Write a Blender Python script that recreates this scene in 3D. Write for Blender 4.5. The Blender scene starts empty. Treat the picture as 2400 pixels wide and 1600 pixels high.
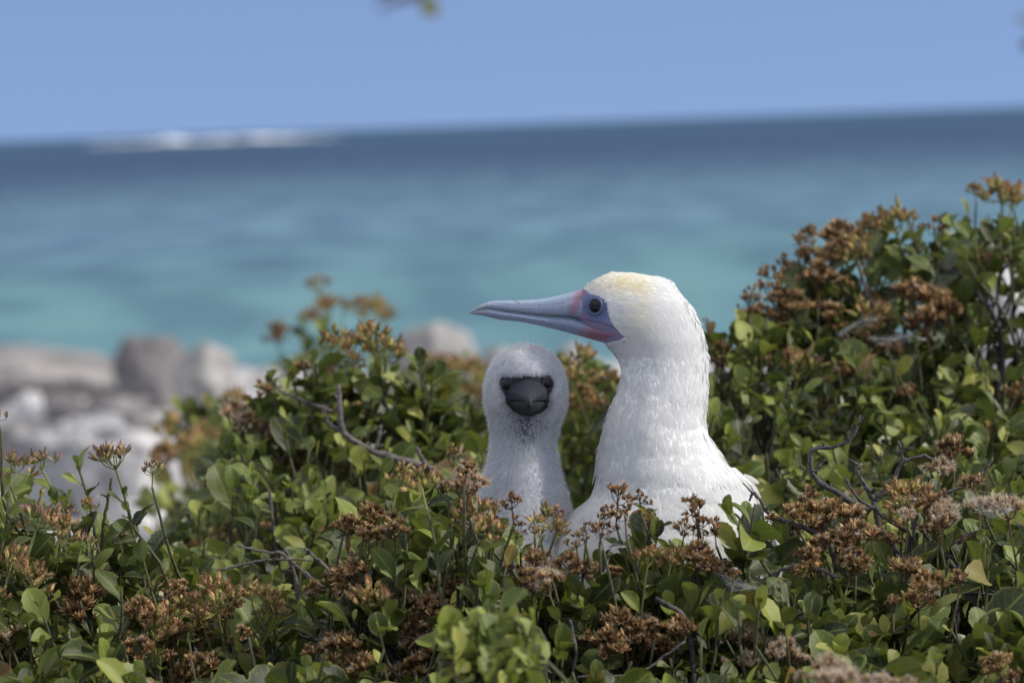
import bpy, math, random
import numpy as np
from mathutils import Vector, Matrix, noise

random.seed(7)
RNG = np.random.default_rng(7)
SC = bpy.context.scene
COL = SC.collection
R = math.radians

# ------------------------------------------------------------------ camera
CAM_H = 1.2                       # metres above the coral ground
PITCH = 0.0509
ROLL = R(1.96)
FOCUS = 2.99
camd = bpy.data.cameras.new("camera")
camd.lens = 150.0
camd.sensor_width = 36.0
camd.clip_start = 0.05
camd.clip_end = 60000.0
camd.dof.use_dof = True
camd.dof.focus_distance = FOCUS
camd.dof.aperture_fstop = 10.5
cam = bpy.data.objects.new("camera", camd)
COL.objects.link(cam)
SC.camera = cam
F_ = np.array([0, math.cos(PITCH), -math.sin(PITCH)])
U0 = np.array([0, math.sin(PITCH), math.cos(PITCH)])
R0 = np.array([1.0, 0, 0])
U_ = math.cos(ROLL) * U0 + math.sin(ROLL) * R0
R_ = math.cos(ROLL) * R0 - math.sin(ROLL) * U0
CPOS = np.array([0, 0, CAM_H])
M = Matrix(((R_[0], U_[0], -F_[0], 0), (R_[1], U_[1], -F_[1], 0), (R_[2], U_[2], -F_[2], CAM_H), (0, 0, 0, 1)))
cam.matrix_world = M

# ------------------------------------------------------------------ sky, sun, exposure
SUN_EL, SUN_AZ = 38.0, 98.0      # azimuth from +Y towards +X
world = bpy.data.worlds.new("World")
SC.world = world
world.use_nodes = True
wn = world.node_tree
wn.nodes.clear()
sky = wn.nodes.new("ShaderNodeTexSky")
sky.sky_type = 'NISHITA'
sky.sun_disc = False
sky.sun_elevation = R(SUN_EL)
sky.sun_rotation = R(SUN_AZ)
sky.altitude = 0
sky.air_density = 1.0
sky.dust_density = 0.3
sky.ozone_density = 3.0
tint = wn.nodes.new("ShaderNodeMix")
tint.data_type = 'RGBA'
tint.blend_type = 'MULTIPLY'
tint.inputs[0].default_value = 1.0
tint.inputs[7].default_value = (0.955, 0.885, 0.99, 1)
bg = wn.nodes.new("ShaderNodeBackground")
bg.inputs[1].default_value = 0.14
wo = wn.nodes.new("ShaderNodeOutputWorld")
# clear trade-wind air: the whole dome is looked up a little higher, so the horizon stays blue
wtc = wn.nodes.new("ShaderNodeTexCoord")
wad = wn.nodes.new("ShaderNodeVectorMath"); wad.operation = 'ADD'; wad.inputs[1].default_value = (0, 0, 0.22)
wno = wn.nodes.new("ShaderNodeVectorMath"); wno.operation = 'NORMALIZE'
wn.links.new(wtc.outputs["Generated"], wad.inputs[0]); wn.links.new(wad.outputs[0], wno.inputs[0]); wn.links.new(wno.outputs[0], sky.inputs[0])
wn.links.new(sky.outputs[0], tint.inputs[6])
# a pale overhead brightening added to the sky as fill light, growing smoothly away from the horizon: it gives the soft, pale shade of the photograph
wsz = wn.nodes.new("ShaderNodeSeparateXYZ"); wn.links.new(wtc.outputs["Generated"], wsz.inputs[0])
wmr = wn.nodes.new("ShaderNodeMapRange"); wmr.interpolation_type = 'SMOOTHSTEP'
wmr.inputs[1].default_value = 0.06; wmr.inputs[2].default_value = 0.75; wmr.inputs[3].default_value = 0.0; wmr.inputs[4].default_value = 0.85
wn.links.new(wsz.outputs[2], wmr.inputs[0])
sky_fill = wn.nodes.new("ShaderNodeMix"); sky_fill.data_type = 'RGBA'
sky_fill.inputs[7].default_value = (7.5, 7.45, 7.5, 1)
wn.links.new(wmr.outputs[0], sky_fill.inputs[0]); wn.links.new(tint.outputs[2], sky_fill.inputs[6])
wn.links.new(sky_fill.outputs[2], bg.inputs[0])
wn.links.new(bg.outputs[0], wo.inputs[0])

sund = bpy.data.lights.new("sun", 'SUN')
sund.energy = 3.5
sund.angle = R(2.0)
sund.color = (1.0, 0.95, 0.86)
sun = bpy.data.objects.new("sun", sund)
COL.objects.link(sun)
sdir = Vector((math.cos(R(SUN_EL)) * math.sin(R(SUN_AZ)), math.cos(R(SUN_EL)) * math.cos(R(SUN_AZ)), math.sin(R(SUN_EL))))
sun.rotation_euler = sdir.to_track_quat('Z', 'Y').to_euler()
sun.location = (5, -2, 6)

SC.view_settings.view_transform = 'Standard'
SC.view_settings.look = 'None'
SC.view_settings.exposure = 0.0
SC.view_settings.gamma = 1.0
SC.view_settings.use_curve_mapping = False
SC.render.engine = 'CYCLES'
SC.cycles.max_bounces = 10
SC.cycles.diffuse_bounces = 6
SC.cycles.transmission_bounces = 8
SC.cycles.transparent_max_bounces = 8
SC.cycles.use_denoising = True


# ------------------------------------------------------------------ helpers
def P(x, y, d):
    """world point seen at photo pixel (x, y) of 2400 x 1600 when it stands d metres away"""
    return CPOS + F_ * d + R_ * ((x - 1200) * d * 1e-4) + U_ * ((800 - y) * d * 1e-4)


def project(p):
    q = np.asarray(p) - CPOS
    d = q @ F_
    return 1200 + (q @ R_) / (d * 1e-4), 800 - (q @ U_) / (d * 1e-4), d


def tag(o, label=None, cat=None, group=None, kind=None):
    if label: o["label"] = label
    if cat: o["category"] = cat
    if group: o["group"] = group
    if kind: o["kind"] = kind
    return o


def empty(name, loc):
    o = bpy.data.objects.new(name, None)
    o.empty_display_size = 0.05
    o.location = loc
    COL.objects.link(o)
    return o


def mesh(name, verts, faces, smooth=True):
    me = bpy.data.meshes.new(name)
    me.from_pydata(np.asarray(verts, dtype=float).tolist(), [], faces if isinstance(faces, list) else faces.tolist())
    if smooth:
        me.polygons.foreach_set("use_smooth", [True] * len(me.polygons))
    me.update()
    return me


def obj(name, me, mat=None, parent=None, origin=None):
    """links mesh data given in world space under parent (whose location is origin)"""
    if mat is not None and not me.materials:
        me.materials.append(mat)
    o = bpy.data.objects.new(name, me)
    COL.objects.link(o)
    if parent is not None:
        o.parent = parent
    if origin is not None:
        o.location = -Vector(origin)
    return o


def set_col(me, cols, name="Col"):
    a = me.color_attributes.new(name, 'FLOAT_COLOR', 'POINT')
    c = np.ones((len(me.vertices), 4), dtype=np.float32)
    c[:, :3] = cols
    a.data.foreach_set("color", c.ravel())


def inpoly(px, py, poly):
    px = np.asarray(px, float); py = np.asarray(py, float)
    r = np.zeros(px.shape, bool)
    n = len(poly)
    j = n - 1
    for i in range(n):
        xi, yi = poly[i]; xj, yj = poly[j]
        c = ((yi > py) != (yj > py)) & (px < (xj - xi) * (py - yi) / (yj - yi + 1e-12) + xi)
        r ^= c
        j = i
    return r


def polydist(px, py, pts):
    """distance to an open polyline"""
    best = np.full(np.shape(px), 1e9)
    for (x0, y0), (x1, y1) in zip(pts[:-1], pts[1:]):
        dx, dy = x1 - x0, y1 - y0
        t = np.clip(((px - x0) * dx + (py - y0) * dy) / (dx * dx + dy * dy + 1e-9), 0, 1)
        best = np.minimum(best, np.hypot(px - x0 - t * dx, py - y0 - t * dy))
    return best


def sstep(a, b, x):
    t = np.clip((np.asarray(x, float) - a) / (b - a), 0, 1)
    return t * t * (3 - 2 * t)


def smooth_curve(pts, n):
    """Catmull-Rom through points, n samples per span"""
    p = np.asarray(pts, float)
    p = np.vstack([2 * p[0] - p[1], p, 2 * p[-1] - p[-2]])
    out = []
    for i in range(1, len(p) - 2):
        for k in range(n):
            t = k / n
            a, b, c, d = p[i - 1], p[i], p[i + 1], p[i + 2]
            out.append(0.5 * (2 * b + (c - a) * t + (2 * a - 5 * b + 4 * c - d) * t * t + (3 * b - 3 * c + d - a) * t ** 3))
    out.append(p[-2])
    return np.array(out)


def tube(path, radii, seg=6, jitter=0.0):
    path = np.asarray(path, float)
    n = len(path)
    tang = np.gradient(path, axis=0)
    tang /= np.linalg.norm(tang, axis=1)[:, None] + 1e-12
    ref = np.array([0.31, 0.77, 0.55])
    a = np.cross(tang, ref); a /= np.linalg.norm(a, axis=1)[:, None] + 1e-12
    b = np.cross(tang, a)
    ang = np.linspace(0, 2 * np.pi, seg, endpoint=False)
    rr = np.asarray(radii, float)[:, None] * (1 + jitter * RNG.standard_normal((n, seg)))
    v = path[:, None, :] + rr[..., None] * (np.cos(ang)[None, :, None] * a[:, None, :] + np.sin(ang)[None, :, None] * b[:, None, :])
    v = v.reshape(-1, 3)
    f = []
    for i in range(n - 1):
        for k in range(seg):
            k2 = (k + 1) % seg
            f.append((i * seg + k, i * seg + k2, (i + 1) * seg + k2, (i + 1) * seg + k))
    f.append(tuple(range(seg))[::-1])
    f.append(tuple((n - 1) * seg + k for k in range(seg)))
    return v, f


class Builder:
    def __init__(s):
        s.v, s.f, s.c, s.n = [], [], [], 0

    def add(s, v, f, c=None):
        v = np.asarray(v, float)
        s.v.append(v)
        s.f.extend([tuple(i + s.n for i in q) for q in f])
        if c is not None:
            s.c.append(np.broadcast_to(np.asarray(c, float), (len(v), 3)))
        s.n += len(v)

    def mesh(s, name, smooth=True):
        me = mesh(name, np.vstack(s.v), s.f, smooth)
        if s.c:
            set_col(me, np.vstack(s.c))
        return me


# ------------------------------------------------------------------ materials
def new_mat(name):
    m = bpy.data.materials.new(name)
    m.use_nodes = True
    nt = m.node_tree
    nt.nodes.clear()
    out = nt.nodes.new("ShaderNodeOutputMaterial")
    return m, nt, out


def N(nt, kind, **kw):
    n = nt.nodes.new(kind)
    for k, v in kw.items():
        if isinstance(k, str) and hasattr(n, k):
            setattr(n, k, v)
    return n


def ramp(nt, stops, interp='LINEAR'):
    n = nt.nodes.new("ShaderNodeValToRGB")
    n.color_ramp.interpolation = interp
    e = n.color_ramp.elements
    while len(e) < len(stops):
        e.new(0.5)
    for i, (p, c) in enumerate(stops):
        e[i].position = p
        e[i].color = (*c, 1) if len(c) == 3 else c
    return n


def mixrgb(nt, fac, a, b, mode='MIX'):
    n = nt.nodes.new("ShaderNodeMix")
    n.data_type = 'RGBA'
    n.blend_type = mode
    L = nt.links
    for i, s in ((0, fac), (6, a), (7, b)):
        if hasattr(s, "is_linked") or hasattr(s, "links"):
            L.new(s, n.inputs[i])
        elif isinstance(s, (int, float)):
            n.inputs[i].default_value = s
        else:
            n.inputs[i].default_value = (*s, 1)
    return n.outputs[2]


def math_n(nt, op, a, b=None):
    n = nt.nodes.new("ShaderNodeMath")
    n.operation = op
    for i, s in ((0, a), (1, b)):
        if s is None:
            continue
        if isinstance(s, (int, float)):
            n.inputs[i].default_value = s
        else:
            nt.links.new(s, n.inputs[i])
    return n.outputs[0]


def leaf_material(name, dark, light, edge, under):
    m, nt, out = new_mat(name)
    L = nt.links
    oi = N(nt, "ShaderNodeObjectInfo")
    geo = N(nt, "ShaderNodeNewGeometry")
    rnd = math_n(nt, 'FRACT', math_n(nt, 'ADD', oi.outputs["Random"], geo.outputs["Random Per Island"]))
    tone = ramp(nt, [(0.0, dark), (0.35, tuple(a * 0.78 + b * 0.22 for a, b in zip(dark, light))), (0.82, light), (0.975, edge), (0.985, (0.20, 0.115, 0.045))])
    L.new(rnd, tone.inputs[0])
    uv = N(nt, "ShaderNodeUVMap")
    sep = N(nt, "ShaderNodeSeparateXYZ")
    L.new(uv.outputs[0], sep.inputs[0])
    across = math_n(nt, 'ABSOLUTE', math_n(nt, 'SUBTRACT', math_n(nt, 'MULTIPLY', sep.outputs[0], 2.0), 1.0))
    rib = N(nt, "ShaderNodeMapRange")
    rib.inputs[1].default_value = 0.02; rib.inputs[2].default_value = 0.11
    rib.inputs[3].default_value = 1.0; rib.inputs[4].default_value = 0.0
    L.new(across, rib.inputs[0])
    side = math_n(nt, 'SINE', math_n(nt, 'MULTIPLY', math_n(nt, 'SUBTRACT', sep.outputs[1], math_n(nt, 'MULTIPLY', across, 0.28)), 44.0))
    side = N(nt, "ShaderNodeMapRange"); 
    sv = math_n(nt, 'SINE', math_n(nt, 'MULTIPLY', math_n(nt, 'SUBTRACT', sep.outputs[1], math_n(nt, 'MULTIPLY', across, 0.28)), 44.0))
    side.inputs[1].default_value = 0.86; side.inputs[2].default_value = 1.0
    side.inputs[3].default_value = 0.0; side.inputs[4].default_value = 0.35
    L.new(sv, side.inputs[0])
    vein = math_n(nt, 'MAXIMUM', rib.outputs[0], side.outputs[0])
    c = mixrgb(nt, math_n(nt, 'MULTIPLY', vein, 0.55), tone.outputs[0], edge)
    em = N(nt, "ShaderNodeMapRange")
    em.inputs[1].default_value = 0.84; em.inputs[2].default_value = 1.0
    em.inputs[3].default_value = 0.0; em.inputs[4].default_value = 0.55
    L.new(across, em.inputs[0])
    c = mixrgb(nt, em.outputs[0], c, edge)
    tc = N(nt, "ShaderNodeTexCoord")
    nz = N(nt, "ShaderNodeTexNoise")
    nz.inputs["Scale"].default_value = 260.0
    nz.inputs["Detail"].default_value = 3.0
    L.new(tc.outputs["Object"], nz.inputs["Vector"])
    mott = ramp(nt, [(0.3, (0.72, 0.74, 0.7)), (0.7, (1.15, 1.13, 1.05))])
    L.new(nz.outputs[0], mott.inputs[0])
    c = mixrgb(nt, 1.0, c, mott.outputs[0], 'MULTIPLY')
    nb = N(nt, "ShaderNodeTexNoise")
    nb.inputs["Scale"].default_value = 7.0; nb.inputs["Detail"].default_value = 4.0
    vo = N(nt, "ShaderNodeVectorMath"); vo.operation = 'ADD'
    cmb = N(nt, "ShaderNodeCombineXYZ"); L.new(math_n(nt, 'MULTIPLY', rnd, 37.0), cmb.inputs[2])
    L.new(uv.outputs[0], vo.inputs[0]); L.new(cmb.outputs[0], vo.inputs[1]); L.new(vo.outputs[0], nb.inputs["Vector"])
    burn = ramp(nt, [(0.66, (0, 0, 0)), (0.74, (1, 1, 1))])
    L.new(nb.outputs[0], burn.inputs[0])
    c = mixrgb(nt, math_n(nt, 'MULTIPLY', burn.outputs[0], 0.75), c, (0.13, 0.075, 0.03))
    c = mixrgb(nt, math_n(nt, 'MULTIPLY', geo.outputs["Backfacing"], 0.6), c, under)
    bs = N(nt, "ShaderNodeBsdfPrincipled")
    bs.inputs["Roughness"].default_value = 0.38
    bs.inputs["Specular IOR Level"].default_value = 0.36
    L.new(c, bs.inputs["Base Color"])
    bump = N(nt, "ShaderNodeBump")
    bump.inputs["Strength"].default_value = 0.25
    bump.inputs["Distance"].default_value = 0.0006
    hh = math_n(nt, 'ADD', math_n(nt, 'MULTIPLY', vein, -0.8), nz.outputs[0])
    L.new(hh, bump.inputs["Height"])
    L.new(bump.outputs[0], bs.inputs["Normal"])
    tr = N(nt, "ShaderNodeBsdfTranslucent")
    tcol = mixrgb(nt, 1.0, c, (1.2, 1.25, 0.60), 'MULTIPLY')
    L.new(tcol, tr.inputs[0])
    mx = N(nt, "ShaderNodeMixShader")
    mx.inputs[0].default_value = 0.24
    L.new(bs.outputs[0], mx.inputs[1]); L.new(tr.outputs[0], mx.inputs[2])
    L.new(mx.outputs[0], out.inputs[0])
    return m


LEAF = leaf_material("leaf_green", (0.011, 0.024, 0.006), (0.108, 0.145, 0.028), (0.28, 0.28, 0.072), (0.11, 0.14, 0.055))
LEAF_LIGHT = leaf_material("leaf_young", (0.085, 0.128, 0.022), (0.265, 0.305, 0.062), (0.40, 0.39, 0.10), (0.18, 0.21, 0.075))


def bark_material(name, a, b, rough=0.85):
    m, nt, out = new_mat(name)
    L = nt.links
    tc = N(nt, "ShaderNodeTexCoord")
    nz = N(nt, "ShaderNodeTexNoise"); nz.inputs["Scale"].default_value = 320; nz.inputs["Detail"].default_value = 6
    nb = N(nt, "ShaderNodeTexNoise"); nb.inputs["Scale"].default_value = 60; nb.inputs["Detail"].default_value = 2
    L.new(tc.outputs["Object"], nz.inputs["Vector"]); L.new(tc.outputs["Object"], nb.inputs["Vector"])
    rp = ramp(nt, [(0.36, a), (0.66, b)])
    L.new(math_n(nt, 'ADD', math_n(nt, 'MULTIPLY', nz.outputs[0], 0.6), math_n(nt, 'MULTIPLY', nb.outputs[0], 0.4)), rp.inputs[0])
    bs = N(nt, "ShaderNodeBsdfPrincipled"); bs.inputs["Roughness"].default_value = rough
    L.new(rp.outputs[0], bs.inputs["Base Color"])
    bp = N(nt, "ShaderNodeBump"); bp.inputs["Distance"].default_value = 0.001; bp.inputs["Strength"].default_value = 0.9
    L.new(nz.outputs[0], bp.inputs["Height"]); L.new(bp.outputs[0], bs.inputs["Normal"])
    L.new(bs.outputs[0], out.inputs[0])
    return m


BARK = bark_material("bark_grey", (0.055, 0.045, 0.042), (0.20, 0.175, 0.165))
BARK_DARK = bark_material("bark_dark", (0.030, 0.025, 0.026), (0.13, 0.115, 0.115))
STEM = bark_material("stem_olive", (0.055, 0.060, 0.026), (0.12, 0.115, 0.055))


def attr_material(name, rough=0.8, trans=0.0, jitter=0.0, spec=0.2, noise_scale=None, noise_amt=0.0):
    m, nt, out = new_mat(name)
    L = nt.links
    at = N(nt, "ShaderNodeAttribute"); at.attribute_name = "Col"
    c = at.outputs["Color"]
    if jitter:
        geo = N(nt, "ShaderNodeNewGeometry")
        oi = N(nt, "ShaderNodeObjectInfo")
        r = math_n(nt, 'FRACT', math_n(nt, 'ADD', geo.outputs["Random Per Island"], oi.outputs["Random"]))
        mr = N(nt, "ShaderNodeMapRange")
        mr.inputs[3].default_value = 1 - jitter; mr.inputs[4].default_value = 1 + jitter
        L.new(r, mr.inputs[0])
        c = mixrgb(nt, 1.0, c, mr.outputs[0], 'MULTIPLY')
    bs = N(nt, "ShaderNodeBsdfPrincipled")
    bs.inputs["Roughness"].default_value = rough
    bs.inputs["Specular IOR Level"].default_value = spec
    if noise_scale:
        tc = N(nt, "ShaderNodeTexCoord")
        nz = N(nt, "ShaderNodeTexNoise"); nz.inputs["Scale"].default_value = noise_scale; nz.inputs["Detail"].default_value = 5
        L.new(tc.outputs["Object"], nz.inputs["Vector"])
        mr = N(nt, "ShaderNodeMapRange")
        mr.inputs[1].default_value = 0.3; mr.inputs[2].default_value = 0.7
        mr.inputs[3].default_value = 1 - noise_amt; mr.inputs[4].default_value = 1 + noise_amt
        L.new(nz.outputs[0], mr.inputs[0])
        c = mixrgb(nt, 1.0, c, mr.outputs[0], 'MULTIPLY')
        bp = N(nt, "ShaderNodeBump"); bp.inputs["Distance"].default_value = 0.0004; bp.inputs["Strength"].default_value = 0.5
        L.new(nz.outputs[0], bp.inputs["Height"]); L.new(bp.outputs[0], bs.inputs["Normal"])
    L.new(c, bs.inputs["Base Color"])
    if trans:
        tr = N(nt, "ShaderNodeBsdfTranslucent"); L.new(c, tr.inputs[0])
        mx = N(nt, "ShaderNodeMixShader"); mx.inputs[0].default_value = trans
        L.new(bs.outputs[0], mx.inputs[1]); L.new(tr.outputs[0], mx.inputs[2]); L.new(mx.outputs[0], out.inputs[0])
    else:
        L.new(bs.outputs[0], out.inputs[0])
    return m


BLOOM = attr_material("dry_flower", 0.75, 0.15, 0.42)
FLUFF = attr_material("seed_fluff", 0.9, 0.45, 0.1)
PLUME = attr_material("plumage", 0.9, 0.5, 0.0, spec=0.02)
TIPS = attr_material("loose_feather", 0.9, 0.5, 0.02, spec=0.02)
DOWN = attr_material("chick_down", 0.9, 0.5, 0.0, spec=0.02)
BODYM = attr_material("bird_body", 0.85, 0.0, 0.0, spec=0.08, noise_scale=420, noise_amt=0.05)
BILLM = attr_material("bill_horn", 0.42, 0.0, 0.0, spec=0.4, noise_scale=500, noise_amt=0.10)
SKINM = attr_material("chick_skin", 0.6, 0.0, 0.0, spec=0.14, noise_scale=1100, noise_amt=0.22)


def eye_material(name, iris, pupil, rad):
    m, nt, out = new_mat(name)
    bs = N(nt, "ShaderNodeBsdfPrincipled")
    at = N(nt, "ShaderNodeAttribute"); at.attribute_name = "Col"
    nt.links.new(at.outputs[0], bs.inputs["Base Color"])
    bs.inputs["Roughness"].default_value = 0.06
    bs.inputs["Specular IOR Level"].default_value = 0.28
    nt.links.new(bs.outputs[0], out.inputs[0])
    return m


EYEM = eye_material("eye_glossy", None, None, None)


def stone_material(name, pale, grey, dark, scale=1.0):
    m, nt, out = new_mat(name)
    L = nt.links
    tc = N(nt, "ShaderNodeTexCoord")
    n1 = N(nt, "ShaderNodeTexNoise"); n1.inputs["Scale"].default_value = 2.2 * scale; n1.inputs["Detail"].default_value = 6
    n2 = N(nt, "ShaderNodeTexNoise"); n2.inputs["Scale"].default_value = 17 * scale; n2.inputs["Detail"].default_value = 8
    L.new(tc.outputs["Object"], n1.inputs["Vector"]); L.new(tc.outputs["Object"], n2.inputs["Vector"])
    r1 = ramp(nt, [(0.38, grey), (0.60, pale)])
    L.new(n1.outputs[0], r1.inputs[0])
    r2 = ramp(nt, [(0.30, (0, 0, 0)), (0.46, (1, 1, 1))])
    L.new(n2.outputs[0], r2.inputs[0])
    c = mixrgb(nt, r2.outputs[0], dark, r1.outputs[0])
    bs = N(nt, "ShaderNodeBsdfPrincipled"); bs.inputs["Roughness"].default_value = 0.92
    L.new(c, bs.inputs["Base Color"])
    bp = N(nt, "ShaderNodeBump"); bp.inputs["Distance"].default_value = 0.03; bp.inputs["Strength"].default_value = 0.8
    L.new(n2.outputs[0], bp.inputs["Height"]); L.new(bp.outputs[0], bs.inputs["Normal"])
    L.new(bs.outputs[0], out.inputs[0])
    return m


ROCK_DARK = stone_material("limestone_dark", (0.22, 0.205, 0.205), (0.12, 0.112, 0.115), (0.05, 0.047, 0.05))
ROCK_WHITE = stone_material("limestone_white", (0.70, 0.68, 0.66), (0.58, 0.56, 0.55), (0.4, 0.38, 0.37))
ROCK_PALE = stone_material("limestone_pale", (0.40, 0.38, 0.36), (0.29, 0.275, 0.265), (0.13, 0.12, 0.115))
ROCK_GREY = stone_material("limestone_grey", (0.33, 0.31, 0.30), (0.18, 0.17, 0.17), (0.06, 0.056, 0.056))
CORAL = stone_material("coral_rubble", (0.50, 0.49, 0.49), (0.37, 0.365, 0.37), (0.20, 0.195, 0.20), 2.0)


def sea_material():
    m, nt, out = new_mat("sea_water")
    L = nt.links
    geo = N(nt, "ShaderNodeNewGeometry")
    sep = N(nt, "ShaderNodeSeparateXYZ"); L.new(geo.outputs["Position"], sep.inputs[0])
    mp = N(nt, "ShaderNodeMapping"); mp.inputs["Scale"].default_value = (0.05, 0.035, 1)
    L.new(geo.outputs["Position"], mp.inputs[0])
    n1 = N(nt, "ShaderNodeTexNoise"); n1.inputs["Scale"].default_value = 1.0; n1.inputs["Detail"].default_value = 5
    L.new(mp.outputs[0], n1.inputs["Vector"])
    # depth zones of the lagoon follow the distance from the beach (log scale)
    lg = math_n(nt, 'LOGARITHM', math_n(nt, 'MAXIMUM', sep.outputs[1], 20.0), 10.0)
    w = math_n(nt, 'ADD', lg, math_n(nt, 'MULTIPLY', math_n(nt, 'SUBTRACT', n1.outputs[0], 0.5), 0.42))
    t = N(nt, "ShaderNodeMapRange")
    t.inputs[1].default_value = 1.5; t.inputs[2].default_value = 3.0
    L.new(w, t.inputs[0])
    # 32 m .. 1000 m
    rp = ramp(nt, [(0.0, (0.100, 0.222, 0.255)), (0.20, (0.096, 0.210, 0.250)), (0.27, (0.084, 0.176, 0.236)),
                   (0.34, (0.098, 0.190, 0.268)), (0.46, (0.064, 0.132, 0.200)), (0.62, (0.026, 0.066, 0.136)),
                   (0.80, (0.022, 0.062, 0.132)), (1.0, (0.026, 0.076, 0.140))])
    L.new(t.outputs[0], rp.inputs[0])
    mp2 = N(nt, "ShaderNodeMapping"); mp2.inputs["Scale"].default_value = (0.60, 0.11, 1)
    L.new(geo.outputs["Position"], mp2.inputs[0])
    n2 = N(nt, "ShaderNodeTexNoise"); n2.inputs["Scale"].default_value = 1.0; n2.inputs["Detail"].default_value = 6
    L.new(mp2.outputs[0], n2.inputs["Vector"])
    r2 = ramp(nt, [(0.38, (0.70, 0.74, 0.82)), (0.62, (1.20, 1.16, 1.12))])
    L.new(n2.outputs[0], r2.inputs[0])
    c = mixrgb(nt, 1.0, rp.outputs[0], r2.outputs[0], 'MULTIPLY')
    df = N(nt, "ShaderNodeBsdfDiffuse"); L.new(c, df.inputs[0])
    gl = N(nt, "ShaderNodeBsdfGlossy"); gl.inputs["Roughness"].default_value = 0.35
    mp3 = N(nt, "ShaderNodeMapping"); mp3.inputs["Scale"].default_value = (0.5, 1.2, 1)
    L.new(geo.outputs["Position"], mp3.inputs[0])
    n3 = N(nt, "ShaderNodeTexNoise"); n3.inputs["Scale"].default_value = 1.0; n3.inputs["Detail"].default_value = 5
    L.new(mp3.outputs[0], n3.inputs["Vector"])
    bp = N(nt, "ShaderNodeBump"); bp.inputs["Distance"].default_value = 0.5; bp.inputs["Strength"].default_value = 0.7
    L.new(n3.outputs[0], bp.inputs["Height"]); L.new(bp.outputs[0], gl.inputs["Normal"]); L.new(bp.outputs[0], df.inputs["Normal"])
    mx = N(nt, "ShaderNodeMixShader"); mx.inputs[0].default_value = 0.10
    L.new(df.outputs[0], mx.inputs[1]); L.new(gl.outputs[0], mx.inputs[2])
    L.new(mx.outputs[0], out.inputs[0])
    return m


SEAM = sea_material()
fm, fnt, fout = new_mat("surf_foam")
fb = N(fnt, "ShaderNodeBsdfPrincipled"); fb.inputs["Base Color"].default_value = (0.8, 0.82, 0.85, 1); fb.inputs["Roughness"].default_value = 0.9
fnt.links.new(fb.outputs[0], fout.inputs[0])
FOAM = fm

# ------------------------------------------------------------------ setting: ground, sea, surf
SEA_Z = -1.0


def ground_z(x, y):
    y = np.asarray(y, float); x = np.asarray(x, float)
    base = np.interp(y, [-80, 11, 21, 26, 34, 48, 60], [0.0, 0.0, -0.02, -0.30, -1.05, -1.5, -2.0])
    return base


def build_ground():
    ys = np.concatenate([np.linspace(-60, 0, 13)[:-1], np.linspace(0, 40, 161), np.linspace(42, 60, 8)])
    xs = np.concatenate([np.linspace(-80, -6, 38)[:-1], np.linspace(-6, 6, 97), np.linspace(6, 80, 38)[1:]])
    X, Y = np.meshgrid(xs, ys)
    Z = ground_z(X, Y)
    amp = np.clip((30 - np.abs(Y - 14)) / 22, 0, 1)
    for i in range(X.shape[0]):
        for j in range(X.shape[1]):
            if abs(X[i, j]) < 12 and -2 < Y[i, j] < 40:
                v = Vector((X[i, j], Y[i, j], 0))
                Z[i, j] += amp[i, j] * (0.10 * noise.noise(v * 0.9) + 0.05 * noise.noise(v * 3.1) + 0.03 * noise.noise(v * 7.7))
    v = np.stack([X.ravel(), Y.ravel(), Z.ravel()], 1)
    nx = len(xs)
    f = [(i * nx + j, i * nx + j + 1, (i + 1) * nx + j + 1, (i + 1) * nx + j) for i in range(len(ys) - 1) for j in range(nx - 1)]
    o = obj("ground", mesh("ground", v, f), CORAL)
    tag(o, "pale coral rubble ground sloping down to the sea", kind="structure")


build_ground()
v = [(-9000, 26, SEA_Z), (9000, 26, SEA_Z), (30000, 40000, SEA_Z), (-30000, 40000, SEA_Z)]
tag(obj("sea", mesh("sea", v, [(0, 1, 2, 3)], False), SEAM), "turquoise lagoon turning deep blue towards the horizon", kind="structure")


def build_surf():
    b = Builder()
    D = 1300.0
    for k in range(34):
        x0 = random.uniform(255, 800)
        big = math.exp(-((x0 - 425) / 35) ** 2) + 0.55 * math.exp(-((x0 - 600) / 90) ** 2) + 0.15
        w = random.uniform(2.5, 7); h = (0.12 + 1.7 * big) * random.uniform(0.5, 1.0)
        c = P(x0, 800, D); c[2] = SEA_Z; c[1] += random.uniform(-25, 25)
        n = 7
        vs = []
        for i in range(n):
            for j in range(8):
                th = math.pi * i / (n - 1); ph = math.pi * j / 7
                rr = random.uniform(0.75, 1.15)
                vs.append((c[0] + w * math.cos(th) * rr, c[1] + 3 * math.sin(th) * math.cos(ph), SEA_Z + h * math.sin(th) * math.sin(ph) * rr - 0.05))
        fs = [(i * 8 + j, i * 8 + j + 1, (i + 1) * 8 + j + 1, (i + 1) * 8 + j) for i in range(n - 1) for j in range(7)]
        b.add(vs, fs)
    o = obj("surf", b.mesh("surf"), FOAM)
    tag(o, "white surf breaking on the reef along the horizon", kind="stuff")


build_surf()


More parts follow.
